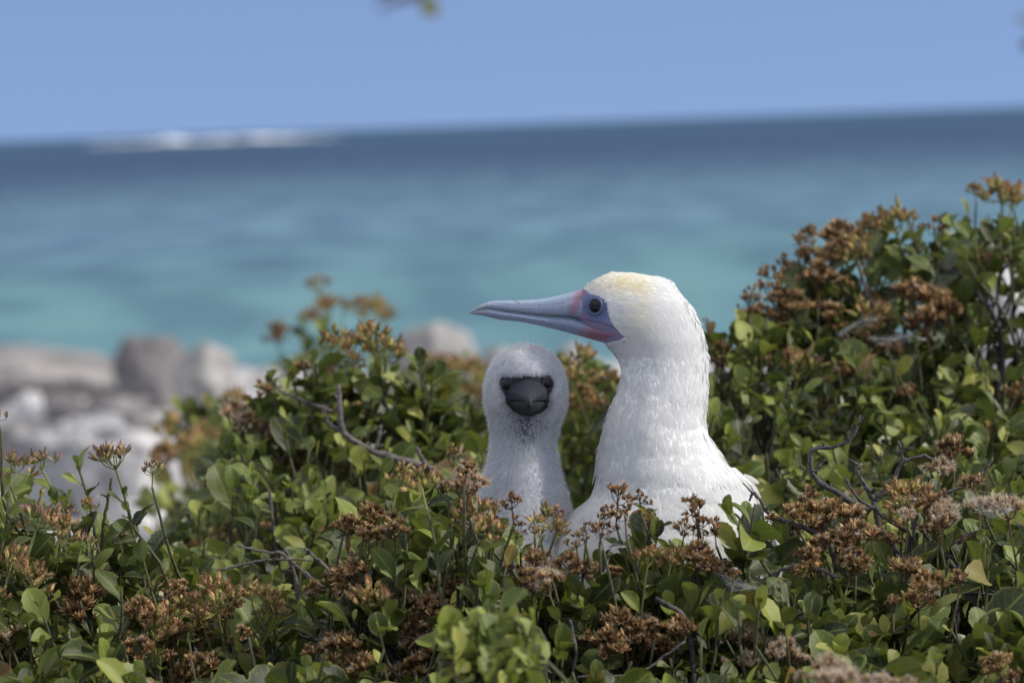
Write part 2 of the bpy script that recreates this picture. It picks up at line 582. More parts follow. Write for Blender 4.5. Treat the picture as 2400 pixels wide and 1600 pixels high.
# ------------------------------------------------------------------ boulders
def boulder(x0, x1, y0, y1, d, mat, label, seed, depth=0.8, lean=0.0, flat=(), sub=4, rough=1.0):
    import bmesh
    bm = bmesh.new()
    bmesh.ops.create_icosphere(bm, subdivisions=sub, radius=1.0)
    s = d * 1e-4
    c = P((x0 + x1) / 2, (y0 + y1) / 2, d)
    hw, hh = (x1 - x0) / 2 * s, (y1 - y0) / 2 * s
    gz = float(ground_z(c[0], c[1])) - 0.12
    off = Vector((seed * 3.1, seed * 1.7, seed * 0.9))
    rnd = random.Random(seed)
    planes = [(Vector((rnd.uniform(-1, 1), rnd.uniform(-1, 0.4), rnd.uniform(-0.3, 1))).normalized(), rnd.uniform(0.62, 0.88)) for _ in range(9)]
    planes += [(Vector(n).normalized(), dd) for n, dd in flat]
    for vt in bm.verts:
        p = vt.co.copy()
        for n, dd in planes:
            q = p.dot(n)
            if q > dd:
                p -= n * (q - dd) * 0.97
        p *= 1.12
        nn = (noise.noise(p * 1.7 + off) * 0.16 + noise.noise(p * 4.3 + off) * 0.08 + noise.noise(p * 9.7 + off) * 0.045) * rough
        p *= 1 + nn
        q = Vector((p.x * hw + lean * p.z * hh, p.y * depth * (hw + hh) * 0.5, p.z * hh))
        if p.z < -0.3:
            q.z -= (-(p.z + 0.3)) * max(0, c[2] - hh - gz) * 1.4
        vt.co = q
    me = bpy.data.meshes.new("boulder")
    bm.to_mesh(me); bm.free()
    me.polygons.foreach_set("use_smooth", [True] * len(me.polygons))
    me.materials.append(mat)
    o = bpy.data.objects.new("boulder", me)
    o.location = c
    COL.objects.link(o)
    tag(o, label, "boulder", "limestone boulders along the beach")
    return o


boulder(-190, 350, 796, 985, 20.0, ROCK_GREY, "broad grey boulder sloping down at the far left beach edge", 3, 0.9, flat=(((0.55, -0.2, 0.8), 0.45),))
boulder(262, 462, 772, 990, 19.0, ROCK_DARK, "dark grey squarish boulder behind the pale rounded boulder", 41, 0.8, flat=(((0, 0, 1), 0.72), ((-1, -0.2, 0.1), 0.78), ((0.2, 0, 1), 0.75)))
boulder(405, 558, 812, 985, 17.5, ROCK_PALE, "pale rounded boulder at the right end of the left rock row", 8, 0.9)
boulder(-30, 205, 915, 1060, 14.6, ROCK_WHITE, "low white broken boulder in front of the broad grey one", 11, 0.9, rough=2.4, sub=5)
boulder(930, 1110, 750, 905, 17.0, ROCK_PALE, "pale grey boulder seen left of the adult's bill tip", 13, 0.9)
boulder(1120, 1235, 802, 930, 18.0, ROCK_PALE, "small pale boulder peeking out above the chick's head", 17, 0.9)
boulder(1285, 1400, 803, 930, 18.5, ROCK_PALE, "pale boulder showing below the adult's throat", 19, 0.9)
boulder(262, 440, 1160, 1290, 11.5, ROCK_WHITE, "flat white coral slab on the rubble beside the low shrub", 23, 0.9)
boulder(2255, 2620, 590, 960, 6.2, ROCK_WHITE, "sunlit white boulder glimpsed through the tall shrub at the frame edge", 29, 0.6)
boulder(30, 330, 985, 1110, 13.0, CORAL, "low rubble heap lying on the pale coral ground", 31, 0.8, rough=2.6, sub=5)
boulder(95, 200, 905, 990, 14.0, ROCK_DARK, "small dark pitted block leaning on the low white boulder", 43, 0.8, rough=1.8)
boulder(205, 345, 925, 1000, 16.5, ROCK_GREY, "flat brownish slab in the gap below the dark squarish boulder", 47, 0.7, rough=1.6)
boulder(250, 372, 1010, 1090, 13.4, ROCK_WHITE, "angular white block on the rubble left of the orange-flowered shrub", 53, 0.8, rough=1.8)
boulder(-20, 92, 985, 1062, 13.2, ROCK_GREY, "grey broken block at the left edge above the pinkish buds", 59, 0.8, rough=1.8)


def build_rubble():
    """loose coral stones strewn over the beach"""
    b = Builder()
    rnd = random.Random(4)
    ico = [(0, 0, 1), (0.89, 0, 0.45), (0.28, 0.85, 0.45), (-0.72, 0.53, 0.45), (-0.72, -0.53, 0.45), (0.28, -0.85, 0.45),
           (0.72, 0.53, -0.45), (-0.28, 0.85, -0.45), (-0.89, 0, -0.45), (-0.28, -0.85, -0.45), (0.72, -0.53, -0.45), (0, 0, -1)]
    fc = [(0, 1, 2), (0, 2, 3), (0, 3, 4), (0, 4, 5), (0, 5, 1), (1, 6, 2), (2, 7, 3), (3, 8, 4), (4, 9, 5), (5, 10, 1),
          (6, 7, 2), (7, 8, 3), (8, 9, 4), (9, 10, 5), (10, 6, 1), (11, 7, 6), (11, 8, 7), (11, 9, 8), (11, 10, 9), (11, 6, 10)]
    for k in range(900):
        y = rnd.uniform(8, 27); x = rnd.uniform(-0.16, 0.14) * y
        r = rnd.uniform(0.03, 0.12) * (1.8 if rnd.random() < 0.15 else 1)
        if y > 16: r *= 0.4
        z = float(ground_z(x, y)) + r * 0.2
        v = [(x + a * r * rnd.uniform(0.7, 1.3), y + bb * r * rnd.uniform(0.7, 1.3), z + cc * r * rnd.uniform(0.4, 0.9)) for a, bb, cc in ico]
        b.add(v, fc)
    o = obj("coral_rubble", b.mesh("coral_rubble", False), ROCK_PALE)
    tag(o, "loose pale coral stones strewn over the beach", kind="stuff")


build_rubble()


# ------------------------------------------------------------------ leaf and flower shapes
def leaf_mesh(name, nl=12, nc=2, wid=0.56, fold=0.25, bend=0.25, teeth=0.05, twist=0.0, wave=0.0, tipy=0.66, petiole=0.12):
    """obovate leaf, unit length along +Y, upper side +Z"""
    v, uv, f = [], [], []
    cols = 2 * nc + 1
    for i in range(nl + 1):
        t = 1 - (1 - i / nl) ** 1.25
        if t < petiole:
            w = 0.035
        else:
            q = (t - petiole) / (1 - petiole)
            w = 0.03 * (1 - q) + wid * 0.5 * (q / 0.62) ** 0.85 * (max(0.0, 1 - q) / 0.38) ** 0.5 * 0.98
        if teeth and 0.4 < t < 0.97:
            w *= 1 + (teeth if i % 2 else -teeth)
        if i == nl:
            w = 0.03
        y = t
        zc = -bend * t * t + 0.04 * math.sin(3 * t)
        for k in range(cols):
            a = (k - nc) / nc
            x = a * w
            z = zc + fold * abs(a) ** 1.3 * w * 1.0 + wave * math.sin(t * 9 + (1.5 if a > 0 else 0)) * abs(a) * 0.06
            tw = twist * t
            v.append((x * math.cos(tw), y, z + x * math.sin(tw)))
            uv.append((0.5 + 0.5 * a, t))
    for i in range(nl):
        for k in range(cols - 1):
            f.append((i * cols + k, i * cols + k + 1, (i + 1) * cols + k + 1, (i + 1) * cols + k))
    me = mesh(name, v, f)
    ul = me.uv_layers.new(name="UVMap")
    li = np.empty(len(me.loops), dtype=np.int32)
    me.loops.foreach_get("vertex_index", li)
    ul.data.foreach_set("uv", np.array(uv, dtype=np.float32)[li].ravel())
    return me, np.array(v), f, np.array(uv)


LV = []
for k, (w, fo, be, te, tw, wa) in enumerate([
        (0.56, 0.22, 0.20, 0.045, 0.0, 0.3), (0.62, 0.10, 0.08, 0.04, 0.2, 0.5), (0.50, 0.45, 0.35, 0.05, -0.25, 0.2),
        (0.58, 0.30, -0.12, 0.04, 0.1, 0.6), (0.46, 0.55, 0.15, 0.05, 0.35, 0.3), (0.66, 0.15, 0.30, 0.05, -0.1, 0.8),
        (0.54, 0.35, 0.50, 0.04, 0.5, 0.4), (0.60, 0.25, 0.05, 0.06, -0.4, 0.6)]):
    row = []
    for mat in (LEAF, LEAF_LIGHT):
        me, vv, ff, uu = leaf_mesh("leaf", 12, 2, w, fo, be, te, tw, wa)
        me.materials.append(mat)
        row.append(me)
    lo = leaf_mesh("leaf_low", 5, 1, w, fo, be, 0, tw, 0)
    bpy.data.meshes.remove(lo[0])
    LV.append((row, lo[1], lo[2], lo[3]))


def frame_from(d, up):
    d = d / (np.linalg.norm(d) + 1e-12)
    x = np.cross(d, up)
    x /= np.linalg.norm(x) + 1e-12
    return x, d, np.cross(x, d)


def bud(b, base, d, L, w, cols, rnd, flare):
    """one flower head: slim urn of bracts; flare > 0 opens it into a dry star"""
    x, d, z = frame_from(d, np.array([rnd.uniform(-1, 1), rnd.uniform(-1, 1), rnd.uniform(-1, 1)]))
    base_c, mid_c, tip_c = cols
    j = rnd.uniform(0.75, 1.25)
    if flare < 0.3:
        prof = [(0, 0.35), (0.2, 0.85), (0.55, 1.0), (0.85, 0.72), (1.0, 0.5)]
        seg = 6
        vs, cs = [], []
        for t, r in prof:
            for k in range(seg):
                a = 2 * math.pi * k / seg + t
                rr = r * w * (1.0 if k % 2 else 0.86)
                vs.append(base + d * (t * L) + x * (math.cos(a) * rr) + z * (math.sin(a) * rr))
                c = np.array(base_c) * (1 - t) + np.array(mid_c) * t if t < 0.6 else np.array(mid_c) * (1 - (t - 0.6) / 0.4) + np.array(tip_c) * ((t - 0.6) / 0.4)
                cs.append(c * j * (1.12 if k % 2 else 0.85))
        fs = []
        for i in range(len(prof) - 1):
            for k in range(seg):
                fs.append((i * seg + k, i * seg + (k + 1) % seg, (i + 1) * seg + (k + 1) % seg, (i + 1) * seg + k))
        n0 = len(vs)
        for k in range(4):
            a = rnd.uniform(0, 6.28)
            p = base + d * (L * rnd.uniform(1.15, 1.35)) + (x * math.cos(a) + z * math.sin(a)) * w * rnd.uniform(0.3, 0.9)
            i0 = (len(prof) - 1) * seg + rnd.randrange(seg)
            i1 = (len(prof) - 1) * seg + (i0 + 2) % seg
            vs.append(p); cs.append(np.array(tip_c) * j * 0.8)
            fs.append((i0, i1, n0 + k))
        b.add(vs, fs, np.array(cs))
    else:
        nb = 8
        vs, cs, fs = [], [], []
        for k in range(nb):
            a = 2 * math.pi * k / nb + rnd.uniform(-0.25, 0.25)
            op = flare * rnd.uniform(0.55, 1.2)
            rad = x * math.cos(a) + z * math.sin(a)
            tan = -x * math.sin(a) + z * math.cos(a)
            p0 = base
            m = base + d * (L * 0.5) + rad * (w * (0.55 + 0.5 * op))
            tp = base + d * (L * rnd.uniform(0.85, 1.1)) + rad * (w * (0.7 + 1.7 * op))
            i0 = len(vs)
            vs += [p0 - tan * w * 0.15, p0 + tan * w * 0.15, m + tan * w * 0.42, m - tan * w * 0.42, tp]
            jj = j * rnd.uniform(0.8, 1.2)
            cs += [np.array(base_c) * jj, np.array(base_c) * jj, np.array(mid_c) * jj, np.array(mid_c) * jj, np.array(tip_c) * jj]
            fs += [(i0, i0 + 1, i0 + 2, i0 + 3), (i0 + 3, i0 + 2, i0 + 4)]
        b.add(vs, fs, np.array(cs))


def hair_tuft(b, c, r, n, rnd, col, w=0.00012):
    for k in range(n):
        d = np.array([rnd.gauss(0, 1), rnd.gauss(0, 1), rnd.gauss(0, 1)]); d /= np.linalg.norm(d)
        s = np.cross(d, [rnd.uniform(-1, 1), 0.3, rnd.uniform(-1, 1)]); s /= np.linalg.norm(s) + 1e-9
        L = r * rnd.uniform(0.6, 1.1)
        b.add([c - s * w, c + s * w, c + d * L + s * w * 0.5, c + d * L - s * w * 0.5], [(0, 1, 2, 3)], np.array(col) * rnd.uniform(0.8, 1.15))


def flower_mesh(name, kind, seed):
    """flat-topped cluster, about 1 unit = 34 mm across; origin at the foot of its stalk, grows along +Z"""
    rnd = random.Random(seed)
    b = Builder()
    S = 0.034
    if kind == 'fresh':
        pal = ((0.34, 0.30, 0.090), (0.54, 0.36, 0.16), (0.32, 0.17, 0.095)); stalk = (0.27, 0.26, 0.085)
        flare = 0.0; nb1, nb2, bl, bw = 11, 5, 0.0088, 0.0022
    elif kind == 'pink':
        pal = ((0.30, 0.28, 0.09), (0.38, 0.26, 0.14), (0.29, 0.17, 0.16)); stalk = (0.22, 0.26, 0.09)
        flare = 0.0; nb1, nb2, bl, bw = 10, 5, 0.0076, 0.0016
    elif kind == 'dry':
        pal = ((0.12, 0.063, 0.033), (0.29, 0.168, 0.074), (0.64, 0.44, 0.21)); stalk = (0.13, 0.075, 0.04)
        flare = 0.85; nb1, nb2, bl, bw = 12, 5, 0.0076, 0.0023
    elif kind == 'loose':
        pal = ((0.10, 0.056, 0.034), (0.28, 0.155, 0.072), (0.56, 0.37, 0.18)); stalk = (0.10, 0.060, 0.042)
        flare = 0.7; nb1, nb2, bl, bw = 9, 4, 0.0068, 0.0021
    else:  # fluffy: gone to seed
        pal = ((0.20, 0.115, 0.06), (0.40, 0.25, 0.125), (0.68, 0.51, 0.30)); stalk = (0.15, 0.10, 0.06)
        flare = 0.9; nb1, nb2, bl, bw = 10, 6, 0.0066, 0.0021
    H = S * (0.95 if kind != 'loose' else 1.2)
    top = np.array([0, 0, H * 0.35])
    pv, pf = tube([np.array([0, 0, -0.012]), np.array([0, 0, 0.0]), top], [0.0012, 0.0011, 0.0010], 5)
    b.add(pv, pf, stalk)
    for i in range(nb1):
        a = 2.399 * i + rnd.uniform(-0.3, 0.3)
        if rnd.random() < 0.18: continue
        rr = S * 0.52 * math.sqrt((i + 0.4) / nb1) * (1.0 if kind != 'loose' else 1.15) * rnd.uniform(0.8, 1.3)
        h = H * (0.98 - 0.45 * (rr / (S * 0.5)) ** 2) * rnd.uniform(0.70, 1.18)
        hub = np.array([rr * 0.75 * math.cos(a), rr * 0.75 * math.sin(a), h * 0.72])
        st = top * rnd.uniform(0.3, 1.0)
        mid = (st + hub) / 2 + np.array([math.cos(a), math.sin(a), -0.3]) * rr * 0.12
        pv, pf = tube([st, mid, hub], [0.0007, 0.0006, 0.0005], 4)
        b.add(pv, pf, np.array(stalk) * rnd.uniform(0.8, 1.2))
        for k in range(nb2 + rnd.randrange(-1, 2)):
            d = np.array([math.cos(a) * rr * 18 + rnd.gauss(0, 0.55), math.sin(a) * rr * 18 + rnd.gauss(0, 0.55), 0.95 + rnd.gauss(0, 0.15)])
            d /= np.linalg.norm(d)
            q = hub + d * rnd.uniform(0.002, 0.0065)
            pv, pf = tube([hub, q], [0.00038, 0.00034], 3)
            b.add(pv, pf, np.array(stalk) * rnd.uniform(0.8, 1.2))
            c = pal
            if kind in ('dry', 'loose') and rnd.random() < 0.3:
                c = tuple(np.array(x) * 0.45 for x in pal)
            if kind == 'fresh' and rnd.random() < 0.3:
                c = ((0.24, 0.26, 0.08), (0.40, 0.36, 0.14), (0.36, 0.24, 0.12))
            fl = flare
            if flare > 0.3 and rnd.random() < 0.2: fl = 0.0
            bud(b, q, d, bl * rnd.uniform(0.8, 1.2), bw * rnd.uniform(0.85, 1.15), c, rnd, fl)
            if kind == 'fluffy' and rnd.random() < 0.75:
                hair_tuft(b, q + d * bl, 0.0060, 26, rnd, (0.60, 0.53, 0.45))
            elif kind == 'dry' and rnd.random() < 0.10:
                hair_tuft(b, q + d * bl, 0.005, 16, rnd, (0.62, 0.58, 0.52))
    me = b.mesh(name, False)
    me.materials.append(BLOOM)
    return me


FLOW = {k: [flower_mesh("flower_cluster", k, 11 * i + 3 + len(k)) for i in range(n)] for k, n in
        (('fresh', 7), ('pink', 4), ('dry', 8), ('loose', 5), ('fluffy', 4))}
FLOW_SPAN = 0.040

# ------------------------------------------------------------------ shrubs
ALL_LEAVES = []        # (shrub index, matrix, variant, young, pixel x, y, depth, pixel length)
SHRUBS = []
SHOOT = [0]
GAPS = [(2355, 640, 20), (2335, 712, 22), (2370, 700, 14), (2396, 722, 14), (2300, 835, 12), (2396, 790, 14), (1785, 1010, 9), (1812, 1008, 8), (858, 1042, 9), (2020, 660, 10), (2130, 760, 12)]
TWIGS = {}
CLEAR = []             # (x, y, radius, depth): nothing leafy hangs in front of these


def make_leaf(shrub, pos, d, nrm_hint, L, young, rnd):
    x, d, z = frame_from(d, nrm_hint)
    # random roll about the leaf's own axis
    a = rnd.gauss(0, 0.55)
    x2 = x * math.cos(a) + z * math.sin(a)
    z2 = np.cross(x2, d)
    W = L * rnd.uniform(0.88, 1.15)
    Mx = Matrix(((x2[0] * W, d[0] * L, z2[0] * L, pos[0]), (x2[1] * W, d[1] * L, z2[1] * L, pos[1]), (x2[2] * W, d[2] * L, z2[2] * L, pos[2]), (0, 0, 0, 1)))
    px, py, dep = project(pos + d * L * 0.6)
    ALL_LEAVES.append((shrub, Mx, rnd.randrange(len(LV)), young, px, py, dep, L / (dep * 1e-4), abs(z2 @ F_), SHOOT[0]))


def shoot(si, T, D, rnd, n=9, size=0.030, young=0, spread=1.0, start=0.0):
    sh = SHRUBS[si]
    D = D / np.linalg.norm(D)
    ref = np.array([rnd.uniform(-1, 1), rnd.uniform(-1, 1), 0.2])
    a0 = np.cross(D, ref); a0 /= np.linalg.norm(a0)
    b0 = np.cross(D, a0)
    side = np.array([rnd.gauss(0, 1), rnd.gauss(0, 1), 0]) * 0.25
    bendp = T - D * 0.07 + side * 0.02
    low = bendp + np.array([rnd.gauss(0, 0.02), 0.03, -0.05]) - D * 0.03 + (sh['base'] - T) * np.array([0.12, 0.12, 0])
    path = smooth_curve([low, bendp, T - D * 0.03, T], 3)
    SHOOT[0] += 1
    TWIGS[SHOOT[0]] = (si, tube(path, np.linspace(0.0017, 0.0008, len(path)), 5))
    ang = rnd.uniform(0, 6.28)
    for i in range(n):
        t = start + (i / n) ** 1.15 * 0.075 * (size / 0.030)
        f = i / n
        ang += 2.399 + rnd.gauss(0, 0.25)
        rad = a0 * math.cos(ang) + b0 * math.sin(ang)
        pitch = (0.28 + 0.82 * min(1, f * 1.4)) * spread + rnd.gauss(0, 0.16)
        d = D * math.cos(pitch) + rad * math.sin(pitch)
        nh = D * math.sin(pitch) - rad * math.cos(pitch)
        L = size * (0.42 + 0.66 * min(1, f * 2.0)) * rnd.choice((rnd.uniform(0.55, 1.0), rnd.uniform(0.9, 1.55)))
        y = young if f > 0.35 else (1 if rnd.random() < 0.55 + 0.4 * young else 0)
        make_leaf(si, T - D * t, d, nh, L, y, rnd)


def flower(si, x, y, d, diam, kind, rnd, D=None, leaves=True):
    flower_one(si, x, y, d, diam, kind, rnd, D, leaves)
    if d < 5 and rnd.random() < 0.6:             # smaller side cluster on the same spray
        flower_one(si, x + rnd.choice((-1, 1)) * diam * rnd.uniform(0.55, 0.9), y + diam * rnd.uniform(-0.15, 0.45), d + rnd.uniform(0.0, 0.02), diam * rnd.uniform(0.4, 0.65), kind, rnd, None, False)


def flower_one(si, x, y, d, diam, kind, rnd, D=None, leaves=True):
    """cluster whose middle is seen at photo pixel (x, y)"""
    sh = SHRUBS[si]
    if D is None:
        D = np.array([rnd.gauss(0, 0.22), -0.15 + rnd.gauss(0, 0.2), 1.0])
    D = D / np.linalg.norm(D)
    sc = diam * rnd.uniform(0.85, 1.15) * d * 1e-4 / FLOW_SPAN
    d = d - 0.025
    cpt = P(x, y - diam * 0.08, d)
    foot = cpt - D * 0.020 * sc
    q = Vector(D).to_track_quat('Z', 'Y').to_matrix() @ Matrix.Rotation(rnd.uniform(0, 6.28), 3, 'Z')
    Mx = Matrix.Translation(Vector(foot)) @ q.to_4x4() @ Matrix.Scale(sc, 4)
    CLEAR.append((x, y - diam * 0.1, diam * 0.46, d))
    sh['flowers'].append((Mx, FLOW[kind][rnd.randrange(len(FLOW[kind]))]))
    T = foot - D * 0.012 * sc
    if leaves:
        shoot(si, T, D, rnd, n=rnd.randrange(6, 9), size=0.027, spread=1.1, start=0.006)
    else:
        low = T + np.array([rnd.gauss(0, 0.035), 0.05, -0.10])
        path = smooth_curve([low, (low + T) / 2 + np.array([rnd.gauss(0, 0.012), -0.008, -0.01]), T], 4)
        sh['twig'].add(*tube(path, np.linspace(0.0015, 0.0009, len(path)), 5))


def shrub(name, label, base_px, base_d, cat="shrub"):
    b = P(base_px, 1400, base_d); b[2] = 0.0
    SHRUBS.append(dict(name=name, label=label, base=b, twig=Builder(), flowers=[], branches=[], cat=cat))
    return len(SHRUBS) - 1


def sample(poly, mind, rnd, tries=4000, limit=400):
    xs = [p[0] for p in poly]; ys = [p[1] for p in poly]
    pts = []
    for _ in range(tries):
        x, y = rnd.uniform(min(xs), max(xs)), rnd.uniform(min(ys), max(ys))
        if not inpoly(np.array([x]), np.array([y]), poly)[0]:
            continue
        if all((x - a) ** 2 + (y - b) ** 2 > mind * mind for a, b in pts):
            pts.append((x, y))
            if len(pts) >= limit: break
    return pts


def fill(si, poly, dtop, dbot, mind, rnd, size=0.030, young=0.2, n=9, jit=0.03, lean=0.25, back=0.0):
    ys = [p[1] for p in poly]
    y0, y1 = min(ys), max(ys)
    for x, y in sample(poly, mind, rnd):
        t = (y - y0) / (y1 - y0)
        d = dtop + (dbot - dtop) * t + rnd.gauss(0, jit) + back
        D = np.array([rnd.gauss(0, lean), -0.22 - 0.25 * t + rnd.gauss(0, lean), 1.0])
        shoot(si, P(x, y, d), D, rnd, n=n + rnd.randrange(-2, 3), size=size * rnd.uniform(0.85, 1.15), young=1 if rnd.random() < young else 0)


def branch(si, pts, d, r0, r1, mat=None, dz=0.0):
    """bare branch along photo pixels; depth may be one number or one per point"""
    ds = d if isinstance(d, (list, tuple)) else [d] * len(pts)
    w = smooth_curve([P(x, y, dd) for (x, y), dd in zip(pts, ds)], 5)
    n = len(w)
    w = w + RNG.normal(0, 0.0003, w.shape)
    rad = np.linspace(r0, r1, n) * 0.68 * (1 + 0.10 * RNG.standard_normal(n))
    if r0 + r1 > 0.0028 and mat is not STEM:
        for q in w:
            a, b, c = project(q)
            CLEAR.append((a, b, 15, c))
    v, f = tube(w, rad, 7, 0.10)
    v, f = v.copy(), list(f)
    if n > 8 and d != 1.5:
        for _ in range(max(2, n // 7)):            # short snapped spurs and knots
            k = random.randrange(2, n - 2)
            dr = Vector((random.uniform(-1, 1), random.uniform(-0.6, 0.3), random.uniform(-0.3, 1))).normalized()
            L = random.uniform(0.002, 0.010)
            sv, sf = tube([w[k], w[k] + np.array(dr) * L * 0.6, w[k] + np.array(dr) * L], [rad[k] * 0.75, rad[k] * 0.5, rad[k] * 0.38], 5, 0.15)
            f.extend([tuple(i + len(v) for i in q) for q in sf])
            v = np.vstack([v, sv])
    SHRUBS[si]['branches'].append((v, f, mat or BARK_DARK))


Z7 = lambda p: [(560 + x / 3.137, 620 + y / 3.137) for x, y in p]
Z5 = lambda p: [(1680 + x / 3.267, 860 + y / 3.267) for x, y in p]
ZR = lambda p: [(1680 + x / 3.267, 1120 + y / 3.267) for x, y in p]
ZC = lambda p: [(700 + x / 3.267, 1120 + y / 3.267) for x, y in p]
ZM = lambda p: [(1300 + x / 3.267, 1120 + y / 3.267) for x, y in p]
ZL = lambda p: [(350 + x / 3.095, 900 + y / 3.095) for x, y in p]
FV = lambda L: [(x * 1.0204, y * 1.0204, dm, k) for x, y, dm, k in L]

# far shrubs, soft with distance
rnd = random.Random(101)
s = shrub("shrub", "distant blurred shrub with reddish flower tops rising behind the left branch", 770, 6.4)
fill(s, [(660, 800), (700, 760), (780, 740), (860, 770), (900, 820), (900, 1100), (660, 1100)], 6.5, 6.2, 50, rnd, size=0.034, n=7)
for x, y, dm, k in FV([(735, 655, 70, 'pink'), (745, 715, 90, 'fresh'), (790, 705, 80, 'pink'), (860, 712, 80, 'fresh'), (885, 725, 60, 'fresh'), (638, 768, 66, 'dry'), (700, 735, 60, 'pink'), (830, 700, 50, 'fresh')]):
    flower(s, x, y, 6.4 + rnd.gauss(0, 0.08), dm, k, rnd)

rnd = random.Random(102)
s = shrub("shrub", "blurred low shrub with orange flowers beside the white coral slab", 460, 5.4)
fill(s, [(430, 925), (480, 940), (560, 930), (620, 990), (640, 1330), (400, 1330), (380, 1200), (360, 1050)], 5.5, 4.8, 42, rnd, size=0.034, n=8)
for x, y, dm, k in FV([(390, 985, 90, 'fresh'), (420, 1030, 100, 'fresh'), (370, 1050, 80, 'dry'), (470, 1000, 80, 'fresh'), (540, 925, 80, 'fresh'), (570, 960, 60, 'fresh'), (430, 1090, 90, 'fresh'), (440, 1210, 70, 'fresh')]):
    flower(s, x, y, 5.3 + rnd.gauss(0, 0.08), dm, k, rnd)

rnd = random.Random(103)
s = shrub("shrub", "blurred shrub with orange tops seen just behind the chick's head", 1030, 5.6)
fill(s, [(940, 870), (1000, 840), (1110, 830), (1170, 880), (1420, 900), (1440, 1300), (940, 1300)], 5.8, 4.9, 44, rnd, size=0.036, n=9)
for x, y, dm, k in FV([(1010, 835, 80, 'pink'), (1050, 850, 90, 'fresh'), (1090, 850, 70, 'fresh'), (990, 900, 70, 'fresh'), (1060, 920, 80, 'fresh'), (1100, 905, 60, 'dry')]):
    flower(s, x, y, 5.6 + rnd.gauss(0, 0.08), dm, k, rnd)

rnd = random.Random(104)
s = shrub("shrub", "brown-flowered shrub showing between the chick and the adult's neck", 1350, 3.9)
fill(s, [(1290, 860), (1350, 840), (1420, 850), (1460, 900), (1480, 1300), (1280, 1300)], 4.1, 3.6, 40, rnd, size=0.030)
for x, y, dm, k in FV([(1335, 835, 95, 'fresh'), (1310, 870, 70, 'fresh'), (1395, 880, 80, 'dry'), (1315, 945, 80, 'fresh'), (1370, 925, 70, 'dry'), (1340, 905, 60, 'dry')]):
    flower(s, x, y, 3.9 + rnd.gauss(0, 0.05), dm, k, rnd)

# mid shrub left of the chick
rnd = random.Random(105)
s = shrub("shrub", "leafy shrub with a bare grey branch, left of the chick", 850, 3.8)
fill(s, [(690, 850), (720, 825), (780, 830), (800, 870), (760, 900), (640, 910), (630, 880)], 3.66, 3.60, 34, rnd, size=0.029, young=1.0, n=8)
fill(s, [(960, 870), (990, 835), (1010, 870), (1040, 960), (960, 960)], 3.66, 3.60, 36, rnd, size=0.029, young=0.6, n=8)
fill(s, [(610, 900), (670, 845), (740, 830), (800, 860), (900, 870), (985, 860), (1010, 890), (1060, 960), (1130, 1010), (1130, 1250), (640, 1250), (540, 1150), (520, 1060), (590, 980)], 3.75, 3.35, 37, rnd, size=0.0255, young=0.45, n=9)
fill(s, [(480, 1190), (640, 1130), (900, 1130), (900, 1420), (350, 1420), (350, 1260)], 3.55, 3.20, 44, rnd, size=0.028, young=0.15)
fill(s, [(560, 1000), (700, 930), (1100, 960), (1120, 1450), (380, 1450), (420, 1250)], 3.9, 3.5, 42, rnd, size=0.032, young=0.0, back=0.12)
for x, y, dm, k in FV([(850, 780, 110, 'fresh'), (885, 810, 90, 'fresh'), (815, 800, 70, 'fresh'), (695, 840, 40, 'dry'), (605, 895, 55, 'dry'), (540, 965, 95, 'fluffy'), (575, 975, 70, 'dry'), (780, 1090, 80, 'fresh'), (830, 1110, 60, 'fresh'), (690, 1055, 60, 'dry'), (505, 1230, 70, 'fresh'), (570, 1240, 60, 'fresh'), (650, 1060, 60, 'dry')]):
    flower(s, x, y, 3.66 + rnd.gauss(0, 0.04), dm, k, rnd)
branch(s, Z7([(735, 880), (742, 1060), (765, 1225), (870, 1310), (1030, 1390), (1200, 1440), (1400, 1505), (1500, 1600)]), 3.50, 0.0030, 0.0055, BARK)
branch(s, Z7([(635, 1030), (640, 1140), (750, 1225)]), 3.50, 0.0014, 0.0026, BARK)
branch(s, Z7([(1045, 1180), (1025, 1290), (1000, 1390)]), 3.50, 0.0020, 0.0026, BARK)
branch(s, Z7([(1300, 1340), (1350, 1430), (1400, 1505)]), 3.49, 0.0024, 0.0034, BARK)
branch(s, Z7([(290, 920), (500, 1010), (700, 1080)]), 3.62, 0.0018, 0.0024, BARK)
branch(s, ZL([(480, 1350), (740, 1295), (900, 1270), (1190, 1270)]), 3.25, 0.0016, 0.0013, BARK)
branch(s, ZL([(640, 1170), (860, 1222), (960, 1230), (1110, 1350), (1260, 1480)]), 3.26, 0.0013, 0.0020, BARK)
branch(s, ZL([(980, 1190), (1050, 1360), (1080, 1560)]), 3.27, 0.0022, 0.0026, BARK)
branch(s, ZL([(1120, 1185), (1210, 1260), (1310, 1360)]), 3.22, 0.0018, 0.0020, BARK)
branch(s, ZL([(870, 760), (890, 950), (930, 1210), (1000, 1400)]), 3.42, 0.0018, 0.0028, BARK)

